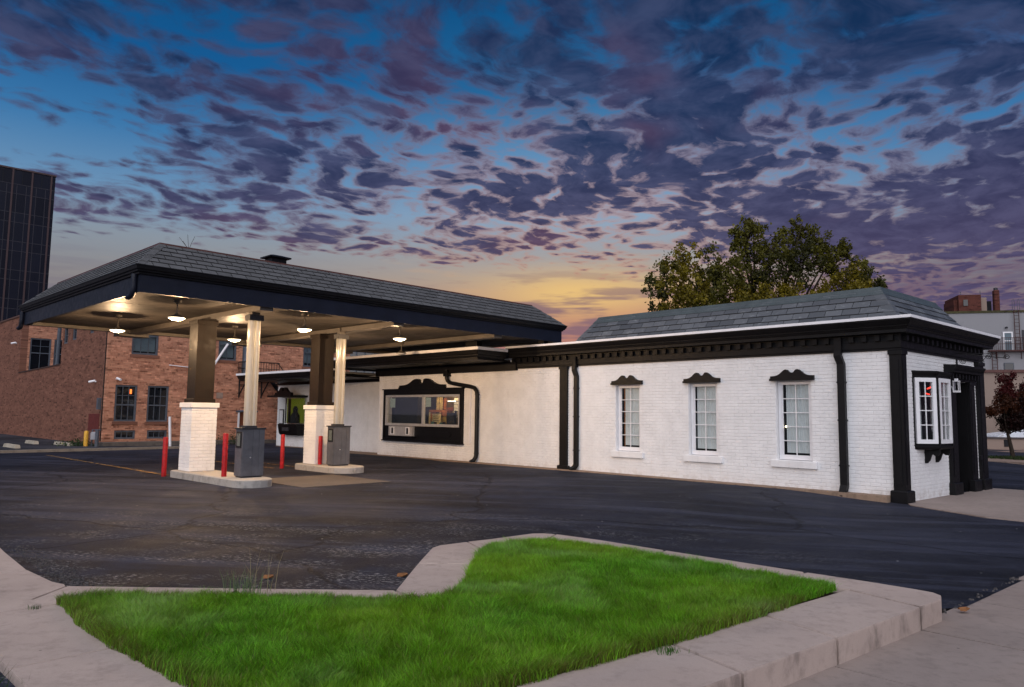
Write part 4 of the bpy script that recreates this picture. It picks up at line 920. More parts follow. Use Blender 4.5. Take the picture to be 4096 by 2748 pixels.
hip_caps(B[1], Tt[1], .13, 7, rf, shingle_m, 'hip_shingle', [u1, u2]); hip_caps(B[2], Tt[2], .12, 7, rf, shingle_m, 'hip_shingle', [-u1]); hip_caps(B[0], Tt[0], .12, 7, rf, shingle_m, 'hip_shingle', [-u2])
def trect(g, z): return [FL(S0 + ins - g, T0 + ins - .12 - g, z), FL(S1 - ins + .04 + g, T0 + ins - .12 - g, z), FL(S1 - ins + .04 + g, T1 - ins + g, z), FL(S0 + ins - g, T1 - ins + g, z)]
part('roof_edge_flashing', MB().loft([trect(.035, zt2 - .035), trect(.02, zt2 + .02), trect(-.10, zt2 + .03)]), flash_m, rf)
vt = part('roof_vent', MB().box(FL, -2.12, -1.80, -8.48, -8.12, zt2 + .03, zt2 + .16), black_metal, can); part('vent_cap', MB().loft([[FL(a, t_, z) for a, t_ in ((-2.2 + g, -8.56 + g), (-1.72 - g, -8.56 + g), (-1.72 - g, -8.04 - g), (-2.2 + g, -8.04 - g))] for z, g in ((zt2 + .16, 0), (zt2 + .19, 0), (zt2 + .24, .16))]), black_metal, vt)
mb = MB(); p0 = np.array(FL(-1.75, -10.35, zt2)); 
for dx_, hgt in ((-.22, .26), (-.05, .32), (.1, .28), (-.14, .18)): mb.tube([p0, p0 + np.array([dx_ * .5, 0, hgt * .5]), p0 + np.array([dx_, .02, hgt])], .004, 5)
solo('roof_twig', mb, bark_m, 'thin bare twigs sprouting on top of the canopy roof edge', 'twig', tuple(p0))
# canopy downspouts at the two left corners
for (a, t_, lb) in ((S1 - .16, T0, 'near'), (S0 - .02, T0, 'far')):
    mb = MB(); mb.tube([FL(a, t_ - .05, 4.10), FL(a, t_ - .05, 3.88), FL(a - .01, t_ - .05, 3.80), FL(a - .05, t_ - .05, 3.73), FL(a - .12, t_ - .05, 3.69), FL(a - .27, t_ - .05, 3.68)], .055, 10); part('downspout', mb, navy_fascia, can)
# columns
def column(ac, tc, hw=.30):
    z0, z1 = .16, 1.70
    core = part('column', MB().box(FL, ac - hw + .012, ac + hw - .012, tc - hw + .012, tc + hw - .012, z0, z1), white_brick, can)
    for (P0, xd, od) in ((FL(ac - hw, tc - hw + .012), eL, -dL), (FL(ac + hw - .012, tc - hw), dL, eL), (FL(ac - hw, tc + hw - .012), eL, dL), (FL(ac - hw + .012, tc - hw), dL, -eL)):
        brick_face(core, P0, xd, od, .0, hw * 2, z0, z1 - .075, [], white_brick)
    part('column_cap', MB().cbox(FL, ac - hw - .035, ac + hw + .035, tc - hw - .035, tc + hw + .035, z1 - .075, z1 + .035, .01), white_brick, core)
    part('column_plinth', MB().cbox(FL, ac - .265, ac + .265, tc - .265, tc + .265, z1 + .036, z1 + .13, .015), brown_post, core)
    part('column_shaft', MB().box(FL, ac - .225, ac + .225, tc - .225, tc + .225, z1 + .13, 3.60), brown_post, core)
    part('column_capital', MB().cbox(FL, ac - .255, ac + .255, tc - .255, tc + .255, 3.58, ZS - .092, .012), brown_post, core)
column(-3.96, -9.02); column(-4.42, -5.50)
flush_bricks(300)

# islands
def island(a0, a1, t0, t1_, label):
    pts = []
    r = (t1_ - t0) / 2; tc = (t0 + t1_) / 2
    for k in range(9): th = -math.pi / 2 + math.pi * k / 8; pts.append((a1 - r + r * math.cos(th), tc + r * math.sin(th)))
    pts += [(a0 + .08, t1_), (a0, t1_ - .08), (a0, t0 + .08), (a0 + .08, t0)]
    mk = lambda g, z: [FL(ac_ + (np.sign((a0 + a1) / 2 - ac_)) * g, tt + np.sign(tc - tt) * g * (abs(tc - tt) > .01), z) for ac_, tt in pts]
    solo('traffic_island', MB().loft([mk(0, -.05), mk(0, .14), mk(.018, .16)]), conc_isl, label, 'island', FL((a0 + a1) / 2, tc, 0), 'concrete islands under the canopy')
island(-4.42, -.78, -9.46, -8.62, 'longer concrete island nearer the street, carrying a white column')
island(-4.86, -2.62, -6.0, -5.02, 'shorter concrete island nearer the building, carrying a white column')

# customer kiosks with vertical carrier tubes
def kiosk(ac, tc, label):
    k = thing('carrier_kiosk', label, 'kiosk', FL(ac, tc, .16), 'kiosks on the islands'); h0, h1 = .16, 1.20
    a0, a1, t0, t1_ = ac - .16, ac + .16, tc - .25, tc + .25
    part('cabinet', MB().box(FL, a0, a1, t0 + .012, t1_, h0 + .03, h1 - .03), grey_cab, k)
    part('cabinet_base', MB().box(FL, a0 + .02, a1 - .02, t0 + .03, t1_ - .02, h0, h0 + .03), grey_dark, k)
    part('cabinet_top', MB().box(FL, a0 - .02, a1 + .02, t0 - .02, t1_ + .02, h1 - .03, h1), grey_dark, k)
    for (x0, x1) in ((t0 + .015, tc - .02), (tc - .012, tc + .12), (tc + .128, t1_ - .005)): part('front_panel', MB().box(FL, a1, a1 + .008, x0, x1, h0 + .035, h1 - .035), grey_cab, k)
    part('terminal_recess', MB().box(FL, a0 + .05, a1 - .05, t0 - .004, t0 + .0115, h0 + .62, h1 - .08), dark_room, k)
    part('terminal_screen', MB().box(FL, a0 + .09, a1 - .09, t0 - .009, t0 - .0045, h0 + .66, h1 - .12), simple('screen_grey', (.12, .14, .13), .3), k)
    part('side_panel', MB().box(FL, a0 + .01, a1 - .01, t0, t0 + .0115, h0 + .04, h0 + .60), grey_cab, k)
    part('lock', MB().tube([FL(a1 + .006, tc - .06, h0 + .42), FL(a1 + .02, tc - .06, h0 + .42)], .014, 8), alu, k)
    ct = tc - .02
    part('tube_collar', MB().box(FL, ac - .10, ac + .10, ct - .16, ct + .12, h1, h1 + .045), grey_dark, k)
    part('tube', MB().tube([FL(ac, ct - .055, h1 + .04), FL(ac, ct - .055, 3.55)], .085, 16, False), tube_m, k)
    part('tube', MB().tube([FL(ac + .02, ct + .075, h1 + .04), FL(ac + .02, ct + .075, 3.55)], .055, 14, False), tube_m, k)
    part('top_collar', MB().box(FL, ac - .11, ac + .11, ct - .16, ct + .16, 3.50, 3.62), grey_dark, k)
    part('hanger', MB().box(FL, ac - .06, ac + .06, ct - .09, ct + .09, 3.62, ZS + .02), beam_m, k)
kiosk(-1.55, -8.93, 'grey carrier kiosk with clear tubes on the island nearer the street'); kiosk(-3.44, -5.52, 'grey carrier kiosk with clear tubes on the island nearer the building')

# bollards
def bollard(ac, tc, z0, h, label):
    mb = MB().lathe(FL(ac, tc, z0), [(.055, 0), (.055, h - .02), (.045, h - .004), (.0, h)], 14); return solo('bollard', mb, red_paint, label, 'bollard', FL(ac, tc, z0), 'red bollards under the canopy')
bollard(-4.62, -9.50, 0, .92, 'red steel bollard left of the column nearer the street, standing on asphalt')
bollard(-1.95, -9.28, .16, .92, 'red steel bollard on the island, just left of the nearer kiosk')
bollard(-5.30, -6.10, 0, .93, 'red steel bollard on the asphalt behind the islands, left of the farther column')
bollard(-4.02, -5.70, .16, .76, 'red steel bollard standing against the farther white brick column')

# pendant lamps
shade_m = simple('lamp_shade', (.10, .085, .07), .4, .1)
def lamp(ac, tc, lit, label, power=112.):
    k = thing('pendant_lamp', label, 'lamp', FL(ac, tc, 3.40), 'pendant lamps under the canopy'); c = FL(ac, tc, 0)
    part('ceiling_plate', MB().lathe((c[0], c[1], 3.72), [(.03, 0), (.075, .03), (.08, .085)], 16), shade_m, k)
    part('stem', MB().tube([(c[0], c[1], 3.50), (c[0], c[1], 3.73)], .013, 8), shade_m, k)
    part('shade', MB().lathe((c[0], c[1], 3.43), [(.168, 0), (.163, .012), (.10, .045), (.045, .07), (.03, .10)], 20), shade_m, k)
    part('lens', MB().lathe((c[0], c[1], 3.43), [(.160, -.002), (.148, -.016), (.10, -.038), (.04, -.05)], 20), lens_m if lit else curtain_m, k)
    if lit:
        ld = bpy.data.lights.new('lamp_light', 'POINT'); ld.energy = power; ld.color = (1., .65, .36); ld.shadow_soft_size = .05
        o = bpy.data.objects.new('lamp_light', ld); o.location = np.array((c[0], c[1], 3.335)) - np.array(k.location); link(o, k)
lamp(-1.85, -10.48, True, 'lit pendant lamp at the street corner of the canopy, biggest in view')
lamp(-5.40, -10.46, True, 'lit pendant lamp farthest left, behind the corner downspout')
lamp(-5.30, -7.62, True, 'lit pendant lamp seen just left of the nearer clear tube')
lamp(-1.62, -7.70, True, 'lit pendant lamp in front of the farther brown column')
lamp(-1.54, -5.05, True, 'lit pendant lamp hanging rightmost, over the drive-up lane')
lamp(-5.30, -4.90, True, 'lit pendant lamp mostly hidden behind the farther column')
lamp(-5.20, -2.20, False, 'unlit pendant lamp hanging close over the building eave')

# yellow lane lines
ylw, t, b = newmat('worn_yellow_paint'); P = t.pos(); b.inputs['Base Color'].default_value = (.42, .24, .06, 1); b.inputs['Roughness'].default_value = .8
trn = t.n.new('ShaderNodeBsdfTransparent'); mx = t.n.new('ShaderNodeMixShader'); t.l.new(t.sstep(t.noise(P, 9., 6, .7), .44, .58), mx.inputs[0]); t.l.new(trn.outputs[0], mx.inputs[1]); t.l.new(b.outputs[0], mx.inputs[2]); t.l.new(mx.outputs[0], t.n['Material Output'].inputs[0])
for (a0, a1, tc, w_) in ((-15.0, -4.75, -9.35, .11), (-11., -5.4, -6.3, .11), (-9., -4.95, -5.55, .09)):
    o = struct('lane_marking', MB().add([FL(a0, tc - w_ / 2, .011), FL(a1, tc - w_ / 2, .011), FL(a1, tc + w_ / 2, .011), FL(a0, tc + w_ / 2, .011)], [(0, 1, 2, 3)]), ylw)
pad_m = concrete('lane_concrete', (.085, .072, .064), (.12, .10, .088)); struct('lane_slab', MB().box(FL, -2.6, -.2, -8.4, -6.2, -.1, .012), pad_m)

# ------------------------------------------------------------------ old brick building behind, left
BF = Fr((-17.43, 31.84), -44.5, 45.5)
bb = thing('brick_building', 'old red brick building behind the canopy with grey sash windows', 'building', BF(0, 0, 0))
ZR_ = 6.85
fgrey = simple('window_frame_grey', (.075, .085, .105), .6, .15, 5.); blind_m = simple('roller_blind', (.13, .17, .20), .8, .1, 2.)
RW = [(.40, 1.31, 1.04, 2.63), (1.74, 2.66, 1.03, 2.64), (.46, 1.32, .28, .66), (1.81, 2.67, .28, .66), (.96, 2.09, 4.0, 5.7), (4.85, 5.75, 3.98, 5.5), (5.95, 6.85, .0, 1.60), (6.05, 6.80, 3.30, 4.9), (9.35, 10.2, 3.9, 5.4), (9.2, 10.1, 1.0, 2.6)]
part('wall', wall_cells(MB(), BF, 't', 0.0, 12.2, -.3, ZR_, RW, -.35, 0.), brick_lit, bb)
LW = [(-6.75, -6.05, 4.75, 5.6), (-5.35, -4.65, 4.85, 5.7), (-2.7, -2.1, 5.0, 5.75)]
part('wall', wall_cells(MB(), BF, 's', -7.0, -.352, -.3, ZR_, LW, 0.002, .35), brick_shaded, bb)
part('wall', MB().loft([[BF(a, t_, z) for a, z in ((-15.3, -.3), (-7.002, -.3), (-7.002, 3.72), (-15.3, 3.56))] for t_ in (.002, .35)]), brick_shaded, bb)
part('parapet_cap', MB().loft([[BF(a, t_, z) for a, z in ((-15.3, 3.565), (-7.004, 3.725), (-7.004, 3.79), (-15.3, 3.63))] for t_ in (-.03, .38)]), simple('coping_dark', (.05, .025, .02), .8), bb)
part('wall', MB().box(BF, -26., -15.302, .002, .35, -.3, ZR_ + .05), brick_shaded, bb)
NW = [(.47, 1.55, 3.75, 5.66), (1.70, 2.7, 3.75, 5.66)]
part('wall', wall_cells(MB(), BF, 't', .352, 6.0, -.3, ZR_, NW, -15.65, -15.305), brick_lit, bb)
part('wall', MB().box(BF, -7.35, -7.002, .352, 6., 3.3, ZR_), brick_shaded, bb)
part('roof_deck', MB().box(BF, -6.9, -.36, .36, 11.9, 6.4, 6.6).box(BF, -26, -15.7, .36, 11.9, 6.4, 6.6).box(BF, -15.3, -7.4, .36, 6, 3.2, 3.35), deck, bb)
part('coping', MB().box(BF, -.40, .05, -.05, 12.25, ZR_, ZR_ + .09).box(BF, -6.99, -.41, -.05, .40, ZR_ + .001, ZR_ + .09).box(BF, -26, -15.31, -.05, .40, ZR_ + .051, ZR_ + .14), simple('coping_brown', (.10, .05, .04), .8), bb)
def bwin(al, u0, u1, z0, z1, cols, rows, split=None, sill=True, blind=0., lit=None, pos=0.):
    def bx_(mb, a, b_, d0, d1, c, d): return mb.box(BF, pos + d0, pos + d1, a, b_, c, d) if al == 't' else mb.box(BF, a, b_, pos - d1, pos - d0, c, d)
    w_ = part('window', bx_(bx_(bx_(bx_(MB(), u0 + .005, u0 + .085, -.16, -.04, z0 + .005, z1 - .005), u1 - .085, u1 - .005, -.16, -.04, z0 + .005, z1 - .005), u0 + .085, u1 - .085, -.16, -.04, z0 + .005, z0 + .08), u0 + .085, u1 - .085, -.16, -.04, z1 - .08, z1 - .005), fgrey, bb)
    g0, g1, h0, h1 = u0 + .085, u1 - .085, z0 + .08, z1 - .08
    zs = [(h0, h1, rows)]
    if split is not None:
        hs = h0 + (h1 - h0) * split; part('meeting_rail', bx_(MB(), g0, g1, -.13, -.055, hs - .03, hs + .03), fgrey, w_); zs = [(h0, hs - .03, 1), (hs + .03, h1, rows)]
    for (c, d, nr_) in zs:
        for k in range(cols):
            a, b_ = g0 + (g1 - g0) * k / cols, g0 + (g1 - g0) * (k + 1) / cols
            if k: part('muntin', bx_(MB(), a - .014, a + .014, -.115, -.08, c, d), fgrey, w_)
            for j in range(nr_):
                e_, f_ = c + (d - c) * j / nr_, c + (d - c) * (j + 1) / nr_
                if j: part('muntin', bx_(MB(), a + .014, b_ - .014, -.112, -.083, e_ - .012, e_ + .012), fgrey, w_)
                part('pane', bx_(MB(), a + .001, b_ - .001, -.102, -.098, e_, f_), glass_m if blind else glass_dark, w_)
    if blind: part('blind', bx_(MB(), g0, g1, -.22, -.20, h0 + (h1 - h0) * (1 - blind), h1), blind_m, w_)
    part('backing', bx_(MB(), u0, u1, -.34, -.30, z0, z1), dark_room, w_)
    if sill: part('sill', bx_(MB(), u0 - .06, u1 + .06, -.16, .05, z0 - .13, z0 - .004), brick_shaded, w_)
    return w_
w1 = bwin('t', *RW[0], 3, 2, .45); part('sign_glow', MB().box(BF, -.09, -.085, 1.02, 1.10, 2.25, 2.45), emis('orange_sign', (1., .18, .03), 1.0), w1)
bwin('t', *RW[1], 3, 2, .45); bwin('t', *RW[2], 3, 1, None, False); bwin('t', *RW[3], 3, 1, None, False); bwin('t', *RW[4], 3, 2, .5, True, .95); bwin('t', *RW[5], 2, 2, .5, True, .95); bwin('t', *RW[8], 3, 2, .5, True, .9); bwin('t', *RW[9], 3, 2, .45)
for r_ in LW: bwin('s', *r_, 2, 2, None, False)
for r_ in NW: bwin('t', *r_, 2, 2, .55, False, 0., None, -15.305)
dd_ = part('door', MB().box(BF, -.2, -.14, 5.97, 6.83, -.02, 1.5), simple('orange_door', (.20, .065, .03), .6), bb); part('lintel', MB().box(BF, -.05, .06, 5.85, 6.95, 1.5, 1.58), fgrey, dd_)
part('door_frame', MB().box(BF, -.13, .03, 5.955, 6.04, -.02, 1.5).box(BF, -.13, .03, 6.76, 6.845, -.02, 1.5), white_trim, dd_)
bd = part('balcony_door', MB().box(BF, -.2, -.14, 6.07, 6.78, 3.32, 4.88), simple('pale_blue_door', (.22, .26, .33), .6), bb); part('door_frame', MB().box(BF, -.13, .02, 6.055, 6.13, 3.32, 4.88).box(BF, -.13, .02, 6.72, 6.795, 3.32, 4.88), fgrey, bd)
# fire escape
fe = part('fire_escape', MB().box(BF, .003, 1.0, 5.85, 7.5, 3.20, 3.28), iron_m, bb)
mb = MB()
for (p, r_) in (((1.0, 5.85), (1.0, 7.5)), ((.05, 5.85), (1.0, 5.85))):
    mb.tube([BF(*p, 3.92), BF(*r_, 3.92)], .025, 6); mb.tube([BF(*p, 3.6), BF(*r_, 3.6)], .018, 6)
    for k in range(13 if p[0] == 1.0 else 7): f = k / (12 if p[0] == 1.0 else 6); mb.tube([BF(p[0] + (r_[0] - p[0]) * f, p[1] + (r_[1] - p[1]) * f, 3.28), BF(p[0] + (r_[0] - p[0]) * f, p[1] + (r_[1] - p[1]) * f, 3.92)], .012, 5)
part('railing', mb, iron_m, fe)
for t_ in (5.95, 7.1): part('bracket', MB().tube([BF(.02, t_, 2.3), BF(.95, t_, 3.2)], .035, 6).tube([BF(.03, t_, 2.2), BF(.03, t_, 3.2)], .035, 6), iron_m, fe)
for a in (.15, .85): part('stair_stringer', MB().rect_tube([BF(a, 7.4, 3.25), BF(a, 9.9, .4)], .05, .2, (BF.e[0], BF.e[1], 0)), iron_m, fe)
for k in range(11): f = (k + .5) / 11; part('stair_tread', MB().box(BF, .18, .82, 7.4 + 2.5 * f - .11, 7.4 + 2.5 * f + .11, 3.25 - 2.85 * f, 3.28 - 2.85 * f), iron_m, fe)
part('stair_rail', MB().tube([BF(.85, 7.5, 3.92), BF(.85, 9.9, 1.2)], .022, 6), iron_m, fe)
part('painted_patch', MB().box(BF, -2.0, -.55, -.012, .001, .62, 1.36), simple('dark_red_paint', (.12, .020, .016), .8), bb)
part('meter_box', MB().box(BF, -.62, -.40, -.13, .001, 1.55, 2.05), fgrey, bb); part('conduit', MB().tube([BF(-.16, -.03, .2), BF(-.16, -.03, ZR_)], .022, 6), black_metal, bb)
part('wall_vent', MB().box(BF, .001, .03, 4.85, 5.16, 2.14, 2.42), simple('vent_plate', (.28, .20, .16), .7), bb)
part('conduit', MB().tube([BF(.12, 4.40, 3.36), BF(.12, 5.24, 4.76)], .055, 8), white_metal, bb); part('conduit', MB().tube([BF(.05, 2.58, 3.60), BF(.05, 3.6, 3.54)], .022, 6), white_metal, bb)
part('base_ledge', MB().box(BF, .003, .85, -.2, 7.6, -.3, .17), concrete('old_concrete', (.10, .085, .075), (.15, .13, .115)), bb)
part('roof_pipe', MB().tube([BF(-12.5, 1.2, 3.3), BF(-12.4, 1.2, 6.2)], .10, 10), fgrey, bb)
for (a, t_, z, dv, lb) in ((-16.2, -.05, 5.34, (-1, -1), 'far left, high up'), (-1.25, -.05, 2.76, (-1, -1), 'just left of the corner'), (.05, .42, 2.86, (1, .3), 'above the first window')):
    P0_ = np.array(BF(a, t_, z)); dvw = np.array([BF.e[0] * dv[0] * .5 + BF.d[0] * dv[1] * .5, BF.e[1] * dv[0] * .5 + BF.d[1] * dv[1] * .5, -.15]); dvw /= np.linalg.norm(dvw)
    k = thing('security_camera', 'white security camera ' + lb + ' of the brick building', 'camera', tuple(P0_), 'security cameras on the brick building')
    part('housing', MB().tube([P0_ + np.array([0, 0, .05]), P0_ + dvw * .28 + np.array([0, 0, .05])], .05, 10), white_metal, k); part('mount', MB().tube([P0_ - dvw * .05, P0_ + dvw * .08 + np.array([0, 0, .04])], .03, 8), white_metal, k)
# alley side bits
struct('alley_kerb', MB().box(Fr((-17.75, 26.0), -44.5, 48.0), -.16, .16, -25, 6.5, -.2, .09), concrete('alley_concrete', (.20, .17, .14), (.26, .22, .18)))
struct('alley_ground', MB().prism([(-17.9, 26.2), (-13.9, 30.8), (-17.3, 32.2), (-30, 45), (-45, 42), (-40, 12)], -.2, .03), asph2)
for (p, ang, ln, lb) in (((-19.5, 29.2), -44, 1.9, 'long tan concrete wheel stop nearest the alley kerb'), ((-20.9, 32.6), -44, 1.5, 'pale concrete wheel stop at the far left wall foot'), ((-19.3, 31.9), -44, .8, 'short broken pale kerb stone near the yellow post'), ((-18.5, 31.2), -44, .75, 'short pale kerb stone just left of the yellow post')):
    f_ = Fr(p, ang, ang + 90); solo('wheel_stop', MB().loft([[f_(-ln / 2, -.1, .0), f_(ln / 2, -.1, .0), f_(ln / 2, .1, .0), f_(-ln / 2, .1, .0)], [f_(-ln / 2 + .04, -.07, .16), f_(ln / 2 - .04, -.07, .16), f_(ln / 2 - .04, .07, .16), f_(-ln / 2 + .04, .07, .16)]]), concrete('stop_conc', (.38, .33, .26), (.46, .40, .32)) if 'stop_conc' not in MATS else MATS['stop_conc'], lb, 'wheel stop', (p[0], p[1], 0), 'wheel stops by the brick wall')
solo('yellow_bollard', MB().lathe((-17.6, 30.93, 0), [(.085, 0), (.085, .62), (.06, .66), (0, .67)], 14), yellow_paint, 'yellow steel bollard beside the gas meter', 'bollard', (-17.6, 30.93, 0))
gm = thing('gas_meter', 'grey gas meter with pipes behind the yellow bollard', 'meter', (-17.35, 31.05, 0))
part('meter_body', MB().cbox(WORLD, -17.47, -17.2, 30.95, 31.2, .30, .62, .05), simple('meter_grey', (.28, .28, .30), .5), gm); part('pipe', MB().tube([(-17.45, 31.1, 0), (-17.45, 31.1, .70), (-17.05, 31.0, .70)], .03, 8), fgrey, gm); part('pipe', MB().tube([(-17.05, 30.75, 0), (-17.05, 30.75, .72)], .075, 8), fgrey, gm)
solo('white_post', MB().tube([(-14.67, 32.18, 0), (-14.74, 32.15, 1.28)], .055, 10), white_metal, 'thin white post leaning slightly behind the red bollard', 'post', (-14.67, 32.18, 0))
def leafmesh(name, P_, size, colr, mat, origin):
    n = len(P_); a = nr.normal(size=(n, 3)); a /= np.linalg.norm(a, axis=1)[:, None]; b_ = np.cross(a, nr.normal(size=(n, 3))); b_ /= np.linalg.norm(b_, axis=1)[:, None]
    s = (size * nr.uniform(.6, 1.3, n))[:, None]; V = np.zeros((n, 4, 3)); P_ = P_ - np.array(origin)[None]
    V[:, 0] = P_ - a * s * .5; V[:, 1] = P_ + b_ * s * .36; V[:, 2] = P_ + a * s * .5; V[:, 3] = P_ - b_ * s * .36
    me = bpy.data.meshes.new(name); me.vertices.add(n * 4); me.vertices.foreach_set('co', V.reshape(-1)); lp = np.arange(n * 4); me.loops.add(n * 4); me.loops.foreach_set('vertex_index', lp)
    me.polygons.add(n); me.polygons.foreach_set('loop_start', np.arange(n) * 4); me.polygons.foreach_set('loop_total', np.full(n, 4))
    at = me.attributes.new('col', 'FLOAT_COLOR', 'POINT'); cc = np.ones((n, 4, 4)); cc[:, :, :3] = colr[:, None, :]; at.data.foreach_set('color', cc.reshape(-1)); me.update(); me.validate(); me.materials.append(mat); return me
def bush(name, label, c, r, n, col, group=None):
    P_ = nr.normal(size=(n, 3)) * np.array(r)[None] * .5 + np.array(c)[None]; P_[:, 2] = np.abs(P_[:, 2] - c[2] * 0) + .02
    o = bpy.data.objects.new(name, leafmesh(name, P_, .07, np.array(col)[None] * nr.uniform(.5, 1.4, n)[:, None], grass_m, (c[0], c[1], 0))); o.location = (c[0], c[1], 0); link(o); o['label'] = label; o['category'] = 'bush'
    if group: o['group'] = group
bush('wild_bush', 'low dark green bush at the brick wall foot by the nearer column', BF(1.0, 3.9, .25), (.5, .7, .3), 500, (.03, .05, .015), 'bushes along the brick wall')
bush('wild_bush', 'low leafy bush at the brick wall foot, right of the middle bollard', BF(1.1, 5.6, .25), (.5, .7, .35), 600, (.035, .06, .018), 'bushes along the brick wall')
bush('wild_bush', 'weedy green growth around the yellow bollard foot', (-18.1, 31.2, .1), (.7, .5, .2), 500, (.035, .065, .02), 'bushes along the brick wall')

# ------------------------------------------------------------------ dark glass tower far left
TF = Fr((-58.47, 93.17), -44.5, 42)
tw_ = thing('glass_tower', 'dark glass office tower at the far left edge behind the brick building', 'tower', TF(0, -.55, 0))
tglass, t, b = newmat('tower_glass'); oi = t.n.new('ShaderNodeObjectInfo').outputs['Random']; t.put(b.inputs['Base Color'], t.mix(oi, (.006, .007, .013), (.010, .012, .022))); b.inputs['Roughness'].default_value = .25; b.inputs['Specular IOR Level'].default_value = .25
tmul = simple('tower_mullion', (.060, .034, .036), .5, .1); tmul2 = simple('tower_transom', (.026, .024, .034), .5, .1)
core = part('tower_core', MB().box(TF, -22, -.12, -22, -.56, -.2, 31.2), simple('tower_dark', (.006, .007, .011), .4), tw_)
part('roof_cap', MB().box(TF, -22.05, .06, -22.05, -.50, 31.22, 31.42), tmul, tw_)
edges = [-.58] + [-1.02 - 2.06 * k for k in range(11)]
zz = [31.2]; k = 0
while zz[-1] > 2: zz += [29.38 - 3.6 * k, 28.18 - 3.6 * k]; k += 1
rest = MB()
for i in range(len(edges) - 1):
    t1_, t0 = edges[i], edges[i + 1]
    for j in range(len(zz) - 1):
        z1, z0 = zz[j], zz[j + 1]
        if z0 < 0: continue
        spl = [(t0, t1_)] if (j % 2 or i == 0) else [(t0, t0 + .5), (t0 + .5, t0 + 1.5), (t0 + 1.5, t1_)] if j > 0 else [(t0, t0 + 1.03), (t0 + 1.03, t1_)]
        for (a, b_) in spl:
            if i < 4 and z0 > 5: part('glass_panel', MB().box(TF, -.12, -.02, a + .035, b_ - .035, z0 + .035, z1 - .035), tglass, tw_)
            else: rest.box(TF, -.12, -.02, a + .035, b_ - .035, z0 + .035, z1 - .035)
part('glass_panels', rest, tglass, tw_, kind='stuff')
for e_ in edges[1:]: part('mullion', MB().box(TF, -.12, .05, e_ - .09, e_ + .09, 0, 31.2), tmul, tw_)
for z in zz[1:-1]: part('transom', MB().box(TF, -.119, -.005, -22, -.57, z - .034, z + .034), tmul2, tw_)
for e_ in edges[1:4]:
    for off in (.5, 1.5): part('thin_mullion', MB().box(TF, -.1185, -.004, e_ - 2.06 + off - .033, e_ - 2.06 + off + .033, 0, 29.3), tmul2, tw_)

# dark office block glimpsed between the brick building and the canopy
DF = Fr((-18.8, 80), -8, 82)
do = thing('office_block', 'distant office block glimpsed under the far edge of the canopy', 'building', DF(5, 0, 0))
part('wall', MB().box(DF, 0, 5.2, .2, 8, -.2, 8.7), glass_dark, do); part('wall', MB().box(DF, 5.25, 16, .2, 8, -.2, 8.2), simple('pale_block', (.30, .28, .30), .8), do)
for k in range(6): part('mullion', MB().box(DF, k * .95, k * .95 + .12, .1, .2, 0, 8.7), fgrey, do)
for k in range(4): part('window', MB().box(DF, 6. + k * 2.2, 7. + k * 2.2, .12, .2, 6.2, 7.4), glass_dark, do)

# ------------------------------------------------------------------ right background
GF = Fr((28, 47), -14, 76)
def stained(name, c):
    mt, t, b = newmat(name); P = t.pos(); n_ = t.noise(t.vmath('MULTIPLY', P, (1., 1., .45)), .8, 6, .7)
    cc = t.mix(t.sstep(n_, .54, .70, 0., .5), c, tuple(x * .45 for x in c)); t.put(b.inputs['Base Color'], cc); b.inputs['Roughness'].default_value = .9; t.put(b.inputs['Normal'], t.bump(t.noise(P, 8, 4), .2, .02)); return mt
gwall = stained('stained_grey_render', (.25, .245, .26)); beige = stained('beige_render', (.27, .20, .165))
gb = thing('grey_building', 'pale grey rendered building with fire escape at the far right', 'building', GF(3, 0, 0))
part('wall', MB().box(GF, -8, 24, 0, 9, -.2, 8.32), gwall, gb)
lowb = part('lower_wall', MB().box(GF, -8, 24, -.55, -.002, -.2, 4.50), beige, gb); part('coping', MB().box(GF, -8, 24, -.66, -.001, 4.502, 4.68), simple('red_coping', (.11, .052, .045), .8), lowb)
part('roof_edge', MB().box(GF, -8, 24, -.05, 9, 8.322, 8.46), simple('mossy_edge', (.055, .050, .022), .95, .4, 2.), gb)
wn_ = part('window', MB().box(GF, 2.95, 3.03, -.06, -.002, 5.95, 7.10).box(GF, 3.42, 3.50, -.06, -.002, 5.95, 7.10).box(GF, 3.03, 3.42, -.06, -.002, 7.02, 7.10).box(GF, 3.03, 3.42, -.05, -.002, 6.50, 6.56), white_trim, gb)
part('pane', MB().box(GF, 3.03, 3.42, -.03, -.003, 6.56, 7.02), blind_m, wn_); part('pane', MB().box(GF, 3.03, 3.42, -.03, -.003, 5.95, 6.50), blind_m, wn_)
part('window', MB().box(GF, 2.93, 3.47, -.05, -.002, 4.70, 5.15), fgrey, gb); part('window_glass', MB().box(GF, 2.97, 3.43, -.056, -.0505, 4.72, 5.11), glass_dark, gb)
part('window', MB().box(GF, 4.02, 4.7, -.05, -.002, 5.95, 7.2), grey_dark, gb)
part('wall_lamp', MB().lathe(GF(3.15, -.10, 7.32), [(.07, 0), (.09, .04), (.05, .10)], 10), grey_dark, gb)
fe2 = part('fire_escape', MB().box(GF, 2.07, 9, -.35, -.002, 5.84, 5.93), rust_m, gb); mb = MB()
for z in (6.30, 6.68): mb.box(GF, 2.07, 9, -.345, -.325, z, z + .03)
for k in range(60): mb.box(GF, 2.08 + k * .1155, 2.10 + k * .1155, -.343, -.327, 5.93, 6.70)
part('railing', mb, rust_m, fe2)
for a in (2.4, 2.9, 3.8): part('bracket', MB().tube([GF(a, -.33, 5.84), GF(a + .14, -.01, 5.40)], .022, 5), rust_m, fe2)
